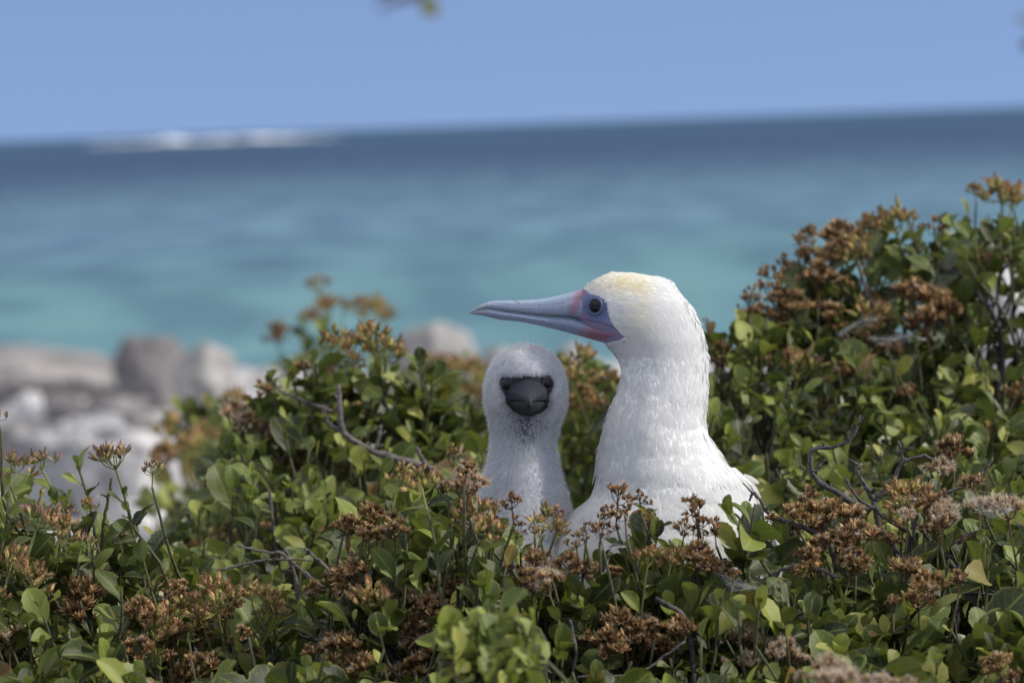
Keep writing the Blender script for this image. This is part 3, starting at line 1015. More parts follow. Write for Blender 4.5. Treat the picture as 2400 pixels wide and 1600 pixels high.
# tall shrub on the right, a little behind the birds
rnd = random.Random(106)
s = shrub("shrub", "tall leafy shrub rising on the right with brown seed heads on top", 2100, 3.9)
G_TOP = [(1640, 850), (1680, 800), (1740, 750), (1810, 690), (1880, 620), (1980, 560), (2130, 530), (2230, 530), (2300, 520), (2420, 500)]
fill(s, G_TOP + [(2450, 1200), (1830, 1200), (1740, 1080), (1640, 960)], 3.85, 3.35, 39, rnd, size=0.025, young=0.4)
fill(s, [(1660, 860), (1790, 810), (1900, 730), (2010, 680), (2150, 660), (2260, 700), (2300, 880), (2450, 900), (2450, 1300), (1700, 1300), (1640, 1000)], 3.95, 3.5, 42, rnd, size=0.030, young=0.0, back=0.15)
fill(s, [(1660, 900), (2450, 900), (2450, 1400), (1640, 1400)], 3.9, 3.5, 52, rnd, size=0.033, young=0.0, back=0.30)
for x, y, dm, k in FV([(1925, 530, 90, 'dry'), (1915, 560, 90, 'dry'), (2000, 520, 90, 'fresh'), (2050, 510, 100, 'fresh'), (2085, 505, 60, 'fresh'), (2145, 522, 66, 'loose'), (2300, 445, 95, 'fresh'), (2330, 460, 90, 'fresh'), (1865, 560, 40, 'loose'), (1860, 590, 80, 'dry'), (1795, 620, 70, 'loose'), (1765, 670, 80, 'loose'), (1725, 695, 70, 'loose'), (1745, 720, 80, 'dry'), (1820, 690, 100, 'dry'), (1880, 640, 100, 'dry'), (1900, 600, 90, 'dry'), (1960, 570, 90, 'fresh'), (2005, 730, 100, 'fresh'), (2000, 765, 80, 'fresh'), (2090, 670, 90, 'dry'), (2130, 690, 110, 'dry'), (2170, 720, 100, 'dry'), (2120, 740, 90, 'dry'), (1840, 840, 100, 'fresh'), (1885, 930, 60, 'fresh'), (2330, 915, 80, 'dry'), (1660, 800, 60, 'dry'), (1618, 742, 26, 'loose'), (1650, 840, 60, 'dry'), (2260, 600, 70, 'loose'), (1900, 720, 80, 'dry'), (2050, 800, 70, 'dry'), (1940, 860, 60, 'dry'), (2080, 900, 60, 'dry')]):
    flower(s, x, y, 3.72 + (y - 700) * -0.0004 + rnd.gauss(0, 0.03), dm, k, rnd)
fill(s, [(2180, 540), (2230, 505), (2290, 500), (2420, 470), (2440, 640), (2280, 620)], 3.72, 3.66, 34, rnd, size=0.026, young=0.4)
branch(s, [(2010, 610), (2035, 690), (2075, 760), (2140, 840), (2180, 960)], 3.72, 0.0020, 0.0036, BARK)
branch(s, [(2240, 630), (2290, 690), (2330, 740), (2350, 830), (2330, 960)], 3.70, 0.0022, 0.0045, BARK_DARK)
branch(s, [(2330, 960), (2310, 1150), (2300, 1400)], 3.70, 0.0060, 0.0080, BARK_DARK)
branch(s, [(1690, 880), (1740, 970), (1790, 1030), (1830, 1120)], 3.75, 0.0030, 0.0045, BARK_DARK)

# front shrubs, in focus
rnd = random.Random(107)
s = shrub("shrub", "sharp dark green shrub with pinkish buds at the bottom left corner", 130, 2.95)
fill(s, [(-40, 1110), (60, 1140), (150, 1160), (215, 1230), (300, 1200), (330, 1290), (330, 1640), (-40, 1640)], 3.02, 2.75, 46, rnd, size=0.025)
fill(s, [(-40, 1160), (300, 1290), (340, 1650), (-40, 1650)], 3.1, 2.85, 46, rnd, size=0.029, young=0, back=0.10)
for x, y, dm, k in FV([(30, 1065, 105, 'pink'), (85, 1060, 80, 'pink'), (-8, 955, 60, 'pink'), (255, 1055, 120, 'pink'), (95, 1195, 110, 'pink'), (140, 1215, 100, 'fresh'), (30, 1300, 120, 'fresh'), (75, 1330, 110, 'fresh'), (185, 1385, 130, 'dry'), (22, 1460, 80, 'fluffy'), (10, 1510, 80, 'fluffy'), (200, 1160, 50, 'fresh'), (280, 1235, 36, 'dry'), (5, 1420, 50, 'dry')]):
    flower(s, x, y, 2.93 + rnd.gauss(0, 0.02), dm, k, rnd, leaves=(y > 1000))
shoot(s, P(182, 1090, 2.95), np.array([-0.25, 0, 1.0]), rnd, n=6, size=0.022)
branch(s, [(262, 1120), (250, 1190), (240, 1250), (225, 1330)], 2.96, 0.0017, 0.0022, STEM)

rnd = random.Random(108)
s = shrub("shrub", "shrub crowded with tan and brown flower heads, bottom left of centre", 480, 2.9)
fill(s, [(340, 1300), (470, 1320), (600, 1400), (730, 1430), (760, 1650), (320, 1650)], 2.98, 2.75, 46, rnd, size=0.026)
fill(s, [(320, 1380), (740, 1440), (760, 1650), (320, 1650)], 3.05, 2.85, 46, rnd, size=0.033, young=0, back=0.08)
for x, y, dm, k in FV([(310, 1400, 90, 'dry'), (355, 1440, 110, 'fresh'), (415, 1415, 110, 'fresh'), (385, 1460, 100, 'dry'), (490, 1375, 110, 'fresh'), (520, 1395, 90, 'dry'), (460, 1420, 90, 'fresh'), (620, 1375, 85, 'fresh'), (635, 1405, 60, 'fresh'), (455, 1530, 110, 'dry'), (420, 1560, 90, 'dry'), (320, 1490, 90, 'dry'), (405, 1350, 56, 'dry'), (560, 1455, 50, 'dry'), (580, 1500, 50, 'dry'), (480, 1480, 70, 'fresh')]):
    flower(s, x, y, 2.90 + rnd.gauss(0, 0.02), dm, k, rnd)
branch(s, [(515, 1420), (540, 1500), (570, 1570), (590, 1640)], 2.90, 0.0016, 0.0024, STEM)
branch(s, [(650, 1430), (600, 1480), (560, 1510)], 2.90, 0.0010, 0.0014, STEM)

rnd = random.Random(109)
s = shrub("shrub", "shrub in front of the chick with clustered tan seed heads", 1080, 2.85)
fill(s, [(830, 1210), (930, 1190), (1010, 1150), (1090, 1170), (1160, 1230), (1230, 1290), (1290, 1330), (1320, 1440), (1330, 1650), (740, 1650), (760, 1420)], 2.93, 2.72, 44, rnd, size=0.027, young=0.12)
fill(s, [(800, 1290), (960, 1250), (1140, 1280), (1300, 1400), (1330, 1650), (720, 1650)], 2.98, 2.8, 44, rnd, size=0.034, young=0, back=0.06)
fill(s, [(640, 1400), (760, 1380), (860, 1450), (860, 1650), (640, 1650)], 3.05, 2.85, 60, rnd, size=0.032, young=0, back=0.05)
for x, y, dm, k in FV([(920, 1105, 100, 'fresh'), (965, 1110, 80, 'fresh'), (1075, 1075, 60, 'dry'), (1080, 1110, 90, 'fluffy'), (1060, 1120, 70, 'dry'), (1090, 1185, 110, 'fresh'), (1120, 1215, 90, 'fresh'), (1175, 1160, 70, 'loose'), (870, 1190, 110, 'dry'), (905, 1220, 80, 'dry'), (850, 1225, 70, 'dry'), (1255, 1195, 85, 'fresh'), (1285, 1215, 60, 'fresh'), (800, 1330, 120, 'dry'), (845, 1375, 110, 'fresh'), (770, 1340, 70, 'dry'), (1020, 1355, 80, 'dry'), (990, 1385, 100, 'fluffy'), (970, 1400, 80, 'dry'), (960, 1480, 100, 'fluffy'), (950, 1440, 80, 'dry'), (965, 1530, 100, 'dry'), (910, 1560, 80, 'fluffy'), (780, 1490, 110, 'dry'), (820, 1530, 90, 'dry'), (1230, 1290, 90, 'dry'), (1250, 1340, 100, 'fluffy'), (1220, 1325, 80, 'dry'), (1190, 1220, 50, 'loose'), (1040, 1045, 40, 'loose')]):
    flower(s, x, y, 2.86 + rnd.gauss(0, 0.02), dm, k, rnd, leaves=rnd.random() < 0.7)
branch(s, ZC([(330, 1090), (580, 1190), (690, 1330), (760, 1500)]), 2.90, 0.0012, 0.0018, BARK)
branch(s, ZC([(620, 1020), (820, 1140)]), 2.90, 0.0009, 0.0012, BARK)
branch(s, ZC([(2075, 1075), (2120, 1300), (2110, 1480), (2050, 1570), (2000, 1640)]), 2.80, 0.0014, 0.0022, BARK)
branch(s, ZC([(1880, 430), (1830, 540), (1770, 650), (1700, 760)]), 2.86, 0.0014, 0.0017, STEM)
branch(s, ZC([(1890, 1060), (1900, 1300), (1930, 1600)]), 2.84, 0.0016, 0.0020, BARK_DARK)
branch(s, ZC([(160, 1090), (260, 1140), (330, 1290)]), 2.95, 0.0024, 0.0020, BARK)
branch(s, ZC([(0, 1200), (170, 1250), (340, 1290)]), 2.96, 0.0022, 0.0020, BARK)

rnd = random.Random(110)
s = shrub("shrub", "shrub in front of the adult's breast with loose brown seed heads", 1560, 2.85)
fill(s, [(1330, 1400), (1410, 1330), (1500, 1240), (1560, 1250), (1600, 1330), (1680, 1350), (1790, 1410), (1850, 1440), (1850, 1650), (1320, 1650)], 2.92, 2.72, 44, rnd, size=0.027, young=0.12)
fill(s, [(1340, 1450), (1500, 1360), (1700, 1400), (1850, 1480), (1850, 1650), (1320, 1650)], 2.96, 2.8, 44, rnd, size=0.034, young=0, back=0.05)
for x, y, dm, k in FV([(1420, 1150, 85, 'loose'), (1435, 1180, 80, 'loose'), (1390, 1200, 70, 'loose'), (1375, 1225, 50, 'loose'), (1590, 1165, 60, 'loose'), (1600, 1195, 100, 'loose'), (1640, 1215, 60, 'loose'), (1575, 1215, 60, 'loose'), (1490, 1280, 80, 'fresh'), (1550, 1285, 90, 'fresh'), (1600, 1290, 100, 'dry'), (1630, 1300, 70, 'dry'), (1320, 1245, 70, 'loose'), (1300, 1290, 80, 'dry'), (1340, 1310, 80, 'dry'), (1430, 1440, 100, 'dry'), (1490, 1470, 110, 'dry'), (1400, 1480, 90, 'dry'), (1530, 1490, 90, 'dry'), (1560, 1440, 80, 'dry'), (1440, 1530, 90, 'dry'), (1480, 1430, 70, 'fluffy'), (1710, 1475, 80, 'fluffy'), (1720, 1520, 70, 'fluffy'), (1775, 1490, 85, 'fluffy'), (1800, 1500, 80, 'fluffy'), (1280, 1180, 40, 'loose')]):
    flower(s, x, y, 2.86 + rnd.gauss(0, 0.02), dm, k, rnd, leaves=y > 1270 and rnd.random() < 0.7)
shoot(s, P(1525, 1215, 2.88), np.array([0.1, -0.2, 1]), rnd, n=8, size=0.028)
shoot(s, P(1770, 1180, 2.87), np.array([0.2, -0.2, 1]), rnd, n=6, size=0.024)
shoot(s, P(1715, 1210, 2.86), np.array([-0.5, -0.3, 0.8]), rnd, n=6, size=0.036)
shoot(s, P(1660, 1290, 2.86), np.array([-0.2, -0.3, 1]), rnd, n=7, size=0.034)
shoot(s, P(1745, 1195, 2.88), np.array([0.15, -0.25, 1]), rnd, n=9, size=0.032)
shoot(s, P(1735, 1290, 2.87), np.array([-0.1, -0.25, 1]), rnd, n=9, size=0.036)
shoot(s, P(1690, 1330, 2.87), np.array([-0.2, -0.25, 1]), rnd, n=9, size=0.034)
branch(s, ZM([(370, 720), (400, 560), (500, 480)]), 2.87, 0.0019, 0.0010, BARK_DARK)
branch(s, ZM([(1490, 800), (1480, 680), (1530, 540), (1570, 400), (1580, 300)]), 2.87, 0.0020, 0.0015, STEM)
branch(s, ZM([(180, 1525), (600, 1500), (800, 1390), (1000, 1250)]), 2.78, 0.0014, 0.0011, BARK)
branch(s, ZM([(775, 920), (900, 990), (990, 1070), (1040, 1250), (1060, 1450), (1070, 1600)]), 2.82, 0.0020, 0.0026, BARK_DARK)
branch(s, ZM([(1100, 1110), (1100, 850), (1200, 1000), (1270, 1180)][1:]), 2.84, 0.0016, 0.0014, STEM)

rnd = random.Random(111)
s = shrub("shrub", "shrub at the bottom right with dead forked branches and rusty seed heads", 2150, 2.95)
fill(s, [(1840, 1290), (1900, 1240), (2000, 1260), (2100, 1290), (2200, 1240), (2330, 1230), (2450, 1240), (2450, 1650), (1830, 1650), (1830, 1400)], 3.0, 2.72, 46, rnd, size=0.0295, young=0.15)
fill(s, [(1790, 1250), (1900, 1180), (2100, 1130), (2300, 1080), (2450, 1080), (2450, 1400), (1830, 1400)], 3.3, 3.05, 44, rnd, size=0.028, young=0.3)
fill(s, [(1830, 1350), (2450, 1290), (2450, 1650), (1830, 1650)], 3.05, 2.82, 46, rnd, size=0.036, young=0, back=0.06)
for x, y, dm, k in FV([(1870, 1150, 80, 'loose'), (1890, 1185, 110, 'dry'), (1830, 1180, 80, 'dry'), (1950, 1190, 100, 'dry'), (1960, 1230, 100, 'dry'), (1920, 1250, 90, 'dry'), (2000, 1230, 80, 'dry'), (2080, 1140, 100, 'fresh'), (2070, 1180, 90, 'fresh'), (2140, 1160, 110, 'dry'), (2170, 1190, 100, 'fluffy'), (2150, 1215, 90, 'dry'), (2250, 1165, 90, 'fluffy'), (2310, 1170, 90, 'fluffy'), (2190, 1040, 100, 'dry'), (2165, 1080, 60, 'fluffy'), (2090, 1310, 90, 'dry'), (2130, 1340, 90, 'dry'), (2110, 1380, 80, 'dry'), (1860, 1290, 80, 'dry'), (1960, 1280, 70, 'dry'), (2290, 1520, 90, 'dry'), (2270, 1540, 50, 'loose'), (2330, 1560, 60, 'dry'), (1960, 1300, 80, 'dry'), (1835, 1320, 50, 'loose'), (2230, 1110, 60, 'dry')]):
    flower(s, x, y, 2.93 + (1250 - y) * 0.0006 + rnd.gauss(0, 0.02), dm, k, rnd, leaves=rnd.random() < 0.6)
TD = 2.98
branch(s, Z5([(1060, 790), (1130, 900), (1200, 1020), (1230, 1180), (1290, 1300), (1380, 1430), (1460, 1560)]), TD, 0.0022, 0.0048)
branch(s, Z5([(1110, 735), (1070, 790), (1130, 900)]), TD, 0.0018, 0.0022)
branch(s, Z5([(1100, 370), (1070, 470), (1000, 570), (860, 610), (735, 635), (715, 740), (770, 870), (900, 950), (1060, 1045), (1180, 1090)]), TD, 0.0012, 0.0042)
branch(s, Z5([(1770, 735), (1690, 745), (1610, 680), (1540, 685), (1425, 735), (1340, 880), (1210, 1020)]), TD, 0.0010, 0.0026)
branch(s, Z5([(1390, 570), (1415, 660), (1425, 740)]), TD, 0.0016, 0.0018)
branch(s, Z5([(2110, 680), (2040, 820), (1880, 920), (1700, 965), (1500, 965), (1280, 965), (1210, 1020)]), TD, 0.0009, 0.0024)
branch(s, Z5([(980, 850), (1070, 990), (1200, 1085), (1330, 1180), (1490, 1265)]), 2.96, 0.0012, 0.0026)
branch(s, Z5([(1550, 950), (1520, 1180), (1465, 1380), (1440, 1520)]), 2.97, 0.0018, 0.0036)
branch(s, Z5([(1520, 1190), (1650, 1340), (1800, 1510), (1850, 1570)]), 2.96, 0.0022, 0.0026)
branch(s, ZR([(1850, 640), (1845, 900), (1830, 1300), (1840, 1600)]), 2.95, 0.0026, 0.0040)
branch(s, Z5([(250, 1020), (290, 965), (380, 1100), (480, 1165), (640, 1220), (780, 1290), (880, 1390), (930, 1560)]), 2.92, 0.0012, 0.0040)
branch(s, ZR([(250, 850), (500, 700), (640, 665), (780, 700), (950, 760)]), 2.88, 0.0016, 0.0024, BARK)
branch(s, Z5([(610, 760), (690, 790), (760, 800)]), TD, 0.0007, 0.0010)
branch(s, Z5([(830, 705), (770, 780), (760, 850)]), TD, 0.0012, 0.0014)
branch(s, Z5([(870, 890), (890, 950)]), TD, 0.0018, 0.0020)
branch(s, ZR([(1790, 510), (1900, 450), (2100, 360)]), 2.95, 0.0012, 0.0010)
branch(s, ZR([(1860, 880), (2050, 890), (2350, 915)]), 2.93, 0.0014, 0.0018)

rnd = random.Random(112)
s = shrub("shrub", "soft pale green leafy sprig nearest the lens at the bottom centre", 1160, 2.5)
fill(s, [(1070, 1450), (1180, 1410), (1260, 1440), (1270, 1560), (1250, 1680), (1020, 1680), (1030, 1530)], 2.52, 2.46, 46, rnd, size=0.026, young=1.0, n=10, jit=0.015)
flower(s, 1190, 1640, 2.5, 60, 'fresh', rnd)
rnd = random.Random(113)
s = shrub("shrub", "blurred tan fluffy seed heads poking up at the bottom edge, right of centre", 1960, 2.5)
for x, y, dm, k in FV([(1905, 1550, 100, 'fluffy'), (1950, 1570, 100, 'fluffy'), (2000, 1590, 90, 'fluffy'), (2030, 1580, 80, 'fluffy')]):
    flower(s, x, y, 2.52 + rnd.gauss(0, 0.015), dm, k, rnd)

# the crowns go on below and beside the picture, down to the ground
rnd = random.Random(120)
for si_, lab_, x0, x1, dt in ((6, 'sharp dark', -420, 330, 2.72), (7, 'crowded', 320, 740, 2.72), (8, 'chick', 730, 1330, 2.69), (9, 'breast', 1320, 1850, 2.69), (10, 'bottom right', 1830, 2800, 2.70)):
    assert lab_ in SHRUBS[si_]['label'], SHRUBS[si_]['label']
    fill(si_, [(x0, 1660), (x1, 1660), (x1, 3300), (x0, 3300)], dt, dt - 0.10, 88, rnd, size=0.034, young=0.1, n=9, jit=0.04)
fill(6, [(-480, 1130), (-60, 1110), (-60, 1660), (-480, 1660)], 3.05, 2.75, 62, rnd, size=0.028, young=0.2)
fill(10, [(2460, 1180), (2850, 1240), (2850, 1660), (2460, 1660)], 3.2, 2.75, 62, rnd, size=0.030, young=0.2)
fill(5, [(2440, 520), (2700, 560), (2900, 800), (2900, 1300), (2440, 1300)], 3.85, 3.4, 56, rnd, size=0.028, young=0.3)
fill(5, [(1700, 1320), (2900, 1320), (2900, 2700), (1700, 2700)], 3.55, 3.45, 88, rnd, size=0.036, young=0.1)
fill(4, [(380, 1460), (1150, 1460), (1150, 2700), (380, 2700)], 3.45, 3.35, 88, rnd, size=0.036, young=0.1)

# overhanging twig: a taller bush rooted outside the frame
rnd = random.Random(114)
s = shrub("overhanging_shrub", "drooping leafy twig hanging in at the top edge of the sky", 2650, 6.6)
branch(s, [(3000, 5000), (2900, 2600), (2780, 600), (2560, -120), (2000, -330), (1400, -250), (1050, -50), (945, 0), (888, 20)], 1.5, 0.009, 0.0009, BARK)
SHRUBS[s]['base'] = P(3000, 5000, 1.5)
for x, y, dx, dz, L in [(892, 18, -0.9, -0.5, 0.005), (900, 16, 0.1, -1.0, 0.004), (888, 14, -0.5, 0.8, 0.004), (935, -6, -0.9, 0.2, 0.011), (985, -20, 0.2, -0.4, 0.010), (1030, -40, -0.4, 0.6, 0.02), (1250, -180, 0, 1, 0.03), (1500, -260, 0.2, 1, 0.03), (1980, -320, 0.1, 1, 0.03), (2440, 60, -1, 0.1, 0.009), (2442, 100, -1, -0.1, 0.007), (2500, 70, -0.8, 0.6, 0.012), (2470, 20, 0.3, 1, 0.02)]:
    make_leaf(s, P(x, y, 1.5), np.array([dx, rnd.uniform(-0.3, 0.3), dz]), np.array([0.3, -0.8, 0.5]), L, 0, rnd)
branch(s, [(2700, 300), (2560, 160), (2440, 75)], 1.5, 0.002, 0.001, BARK)


# ------------------------------------------------------------------ turn the plan into objects
def finish_shrubs():
    global ALL_LEAVES
    if CLEAR:
        cl = np.array(CLEAR)
        L = np.array([l[4:8] for l in ALL_LEAVES])
        ok = np.ones(len(L), bool)
        for x, y, r, d in cl:
            ok &= ~((np.hypot(L[:, 0] - x, L[:, 1] - y) < r + L[:, 3] * 0.10) & (L[:, 2] < d + 0.012) & (L[:, 2] > d - 0.6))
        for x, y, r in GAPS:
            ok &= ~((np.hypot(L[:, 0] - x, L[:, 1] - y) < r + L[:, 3] * 0.25) & (L[:, 2] > 3.15))
        ALL_LEAVES = [l for l, k in zip(ALL_LEAVES, ok) if k]
    left = {}
    for l in ALL_LEAVES:
        left[l[9]] = left.get(l[9], 0) + 1
    for k, (si, t) in TWIGS.items():
        if left.get(k, 0) >= 4:
            SHRUBS[si]['twig'].add(*t)
    W, H, ST = 300, 200, 8
    zb = np.full((H, W), 1e9)
    own = np.full((H, W), -1, dtype=int)
    order = sorted(range(len(ALL_LEAVES)), key=lambda i: ALL_LEAVES[i][6])
    for i in order:
        _, _, _, _, px, py, dep, pl, face, _s = ALL_LEAVES[i]
        r = pl * 0.30 * (0.4 + 0.6 * face)
        x0, x1 = int((px - r) / ST), int((px + r) / ST) + 1
        y0, y1 = int((py - r) / ST), int((py + r) / ST) + 1
        x0, y0, x1, y1 = max(0, x0), max(0, y0), min(W, x1), min(H, y1)
        if x1 <= x0 or y1 <= y0: continue
        z = zb[y0:y1, x0:x1]
        m = z > dep
        z[m] = dep
        own[y0:y1, x0:x1][m] = i
    vis = np.bincount(own[own >= 0].ravel(), minlength=len(ALL_LEAVES))
    for si, sh in enumerate(SHRUBS):
        root = empty(sh['name'], sh['base'])
        tag(root, sh['label'], sh['cat'], "salt-sprayed coastal shrubs")
        org = sh['base']
        inv = Matrix.Translation(-Vector(org))
        idx = [i for i in range(len(ALL_LEAVES)) if ALL_LEAVES[i][0] == si]
        idx.sort(key=lambda i: -vis[i])
        shown = [i for i in idx if vis[i] > 0][:300]
        keep = set(shown)
        for i in shown:
            _, Mx, var, young, *_r = ALL_LEAVES[i]
            o = bpy.data.objects.new("leaf", LV[var][0][young])
            COL.objects.link(o)
            o.parent = root
            o.matrix_local = inv @ Mx
        rest = [i for i in idx if i not in keep]
        if rest:
            vs, fs, us, n = [], [], [], 0
            for i in rest:
                _, Mx, var, young, *_r = ALL_LEAVES[i]
                _, lv, lf, lu = LV[var]
                A = np.array(Mx)
                vs.append(lv @ A[:3, :3].T + A[:3, 3])
                fs.extend([tuple(k + n for k in q) for q in lf])
                us.append(lu)
                n += len(lv)
            me = mesh("inner_foliage", np.vstack(vs), fs)
            ul = me.uv_layers.new(name="UVMap")
            li = np.empty(len(me.loops), dtype=np.int32)
            me.loops.foreach_get("vertex_index", li)
            ul.data.foreach_set("uv", np.vstack(us).astype(np.float32)[li].ravel())
            o = obj("inner_foliage", me, LEAF, root, org)
            o["kind"] = "stuff"
        for Mx, me in sh['flowers']:
            o = bpy.data.objects.new("flower_cluster", me)
            COL.objects.link(o)
            o.parent = root
            o.matrix_local = inv @ Mx
            o["kind"] = "stuff"
        if sh['twig'].n:
            o = obj("twigs", sh['twig'].mesh("twigs"), STEM, root, org)
            o["kind"] = "stuff"
        for v, f, mat in sh['branches']:
            obj("branch", mesh("branch", v, f), mat, root, org)
        # trunk from the ground up into the crown
        fl = [m.translation for m, _ in sh['flowers']] or [Vector(v.mean(axis=0)) for v, _, _ in sh['branches']]
        if sh['name'] == "shrub":
            top = np.mean([list(t) for t in fl], axis=0) - np.array([0, -0.03, 0.16])
            for k in range(3):
                a = k * 2.1 + si
                tp = top + np.array([0.10 * math.cos(a), 0.05 * math.sin(a) + 0.03, 0.0])
                md = (org + tp) / 2 + np.array([0.05 * math.cos(a + 1), 0.05 * math.sin(a + 1), 0.02])
                path = smooth_curve([org + np.array([0.02 * math.cos(a), 0.02 * math.sin(a), -0.05]), md, tp], 6)
                obj("trunk", mesh("trunk", *tube(path, np.linspace(0.011, 0.004, len(path)), 8, 0.08)), BARK, root, org)


finish_shrubs()


# ------------------------------------------------------------------ birds
class Frame:
    """photo-aligned frame: x right and y down in photo pixels at depth d, w towards the lens in the same unit"""
    def __init__(s, d):
        s.d, s.s = d, d * 1e-4
        s.o = CPOS + F_ * d

    def __call__(s, x, y, w):
        x, y, w = np.broadcast_arrays(np.asarray(x, float), np.asarray(y, float), np.asarray(w, float))
        return s.o + R_ * ((x - 1200) * s.s)[..., None] + U_ * ((800 - y) * s.s)[..., None] - F_ * (w * s.s)[..., None]

    def vec(s, x, y, w):
        return R_ * x - U_ * y - F_ * w


def smooth1(a, k):
    if k <= 0: return a
    g = np.exp(-0.5 * (np.arange(-3 * k, 3 * k + 1) / k) ** 2); g /= g.sum()
    return np.convolve(np.pad(a, 3 * k, mode='edge'), g, 'valid')


def loft_rows(rows, step, seg, sm=3, power=2.0):
    """rows of (y, x left, x right, half depth, depth offset) -> grid of (x, y, w)"""
    r = np.array(rows, float)
    yy = np.arange(r[0, 0], r[-1, 0] + 0.1, step)
    xl, xr, h, wz = (np.interp(yy, r[:, 0], r[:, i]) for i in range(1, 5))
    # keep the closed ends closed
    xl, xr, h, wz = (smooth1(a, sm) for a in (xl, xr, h, wz))
    ang = np.linspace(0, 2 * np.pi, seg, endpoint=False)
    ca, sa = np.cos(ang), np.sin(ang)
    ca = np.sign(ca) * np.abs(ca) ** (2 / power); sa = np.sign(sa) * np.abs(sa) ** (2 / power)
    X = ((xl + xr) / 2)[:, None] + ((xr - xl) / 2)[:, None] * ca
    Wd = wz[:, None] + h[:, None] * sa
    Y = np.repeat(yy[:, None], seg, 1)
    return X, Y, Wd


def grid_faces(nr, ns, cap=True):
    f = []
    for i in range(nr - 1):
        for k in range(ns):
            k2 = (k + 1) % ns
            f.append((i * ns + k, (i + 1) * ns + k, (i + 1) * ns + k2, i * ns + k2))
    if cap:
        f.append(tuple(range(ns)))
        f.append(tuple((nr - 1) * ns + k for k in range(ns))[::-1])
    return f


def grid_normals(Pw):
    du = np.gradient(Pw, axis=0)
    dv = np.roll(Pw, -1, axis=1) - np.roll(Pw, 1, axis=1)
    n = np.cross(du, dv)
    n /= np.linalg.norm(n, axis=2)[..., None] + 1e-12
    c = Pw.mean(axis=1, keepdims=True)
    s = np.sign(((Pw - c) * n).sum(axis=2).mean())
    return n * s


def blades(Pw, Nn, XY, count, keep, lenf, widf, liftf, flowf, colf, rng, curl=0.35, twist=0.25, root=0.05):
    """small feather or down blades rooted all over a lofted skin"""
    nr, ns = Pw.shape[:2]
    A = np.linalg.norm(np.gradient(Pw, axis=0), axis=2) * np.linalg.norm(np.roll(Pw, -1, axis=1) - Pw, axis=2)
    prob = A * keep
    prob = prob.ravel() / prob.sum()
    ii = rng.choice(nr * ns, count, p=prob)
    r, c = ii // ns, ii % ns
    fr, fc = rng.random(count), rng.random(count)
    r1 = np.minimum(r + 1, nr - 1); c1 = (c + 1) % ns

    def bil(a):
        a00, a01, a10, a11 = a[r, c], a[r, c1], a[r1, c], a[r1, c1]
        fr_, fc_ = (fr[:, None], fc[:, None]) if a.ndim == 3 else (fr, fc)
        return (a00 * (1 - fc_) + a01 * fc_) * (1 - fr_) + (a10 * (1 - fc_) + a11 * fc_) * fr_
    p = bil(Pw); n = bil(Nn); n /= np.linalg.norm(n, axis=1)[:, None]
    xy = bil(XY)
    flow = flowf(xy, n, rng)
    flow -= n * (flow * n).sum(1)[:, None]
    flow /= np.linalg.norm(flow, axis=1)[:, None] + 1e-9
    lift = liftf(xy, rng)[:, None]
    d = flow * np.cos(lift) + n * np.sin(lift)
    side = np.cross(n, d); side /= np.linalg.norm(side, axis=1)[:, None] + 1e-9
    tw = rng.normal(0, twist, count)[:, None]
    side = side * np.cos(tw) + np.cross(d, side) * np.sin(tw)
    L = lenf(xy, rng)[:, None]; Wd = widf(xy, rng)[:, None]
    mid = p + d * L * 0.55
    tip = p + d * L * 0.97 - n * L * curl * np.sin(lift) * 0.5
    base = p - n * L * root
    V = np.stack([base - side * Wd * 0.5, base + side * Wd * 0.5, mid + side * Wd * 0.5, mid - side * Wd * 0.5, tip], 1).reshape(-1, 3)
    k = np.arange(count)[:, None] * 5
    quads = (k + np.array([3, 2, 1, 0])).tolist(); tris = (k + np.array([4, 2, 3])).tolist()
    me = mesh("blades", V, quads + tris)
    cols = np.repeat(colf(xy, rng), 5, axis=0)
    set_col(me, cols)
    nn = np.repeat(n * 0.93 + 0.07 * np.cross(d, side) * np.sign((np.cross(d, side) * n).sum(1))[:, None], 5, axis=0)
    nn /= np.linalg.norm(nn, axis=1)[:, None]
    me.normals_split_custom_set_from_vertices(nn.tolist())
    return me


def sphere_part(name, c, axis, rad, parent, org, iris, pupil, prad, seg=20):
    """glossy eyeball, iris disc and pupil drawn round its axis"""
    x, dd, z = frame_from(np.array(axis, float), np.array([0.1, 0.2, 1.0]))
    v, cs = [], []
    nr = 14
    for i in range(nr + 1):
        t = math.pi * i / nr
        for k in range(seg):
            a = 2 * math.pi * k / seg
            v.append(c + rad * (dd * math.cos(t) + (x * math.cos(a) + z * math.sin(a)) * math.sin(t)))
            cs.append(pupil if math.sin(t) < prad and t < math.pi / 2 else iris)
    f = grid_faces(nr + 1, seg, False)
    me = mesh(name, v, f)
    set_col(me, np.array(cs))
    return obj(name, me, EYEM, parent, org)


def ring_part(name, c, axis, R1, r, parent, org, col, mat, squash=1.0, seg=28):
    x, dd, z = frame_from(np.array(axis, float), U_)
    path = []
    v, f = [], []
    m = 8
    for k in range(seg):
        a = 2 * math.pi * k / seg
        ra = x * math.cos(a) + z * math.sin(a) * squash
        for j in range(m):
            b = 2 * math.pi * j / m
            v.append(c + ra * (R1 + r * math.cos(b)) + dd * (r * 0.8 * math.sin(b)))
    for k in range(seg):
        for j in range(m):
            f.append((k * m + j, k * m + (j + 1) % m, ((k + 1) % seg) * m + (j + 1) % m, ((k + 1) % seg) * m + j))
    me = mesh(name, v, f)
    set_col(me, np.broadcast_to(np.array(col), (len(v), 3)))
    return obj(name, me, mat, parent, org)


def lerp3(a, b, t):
    return np.asarray(a)[None, :] * (1 - t[:, None]) + np.asarray(b)[None, :] * t[:, None]


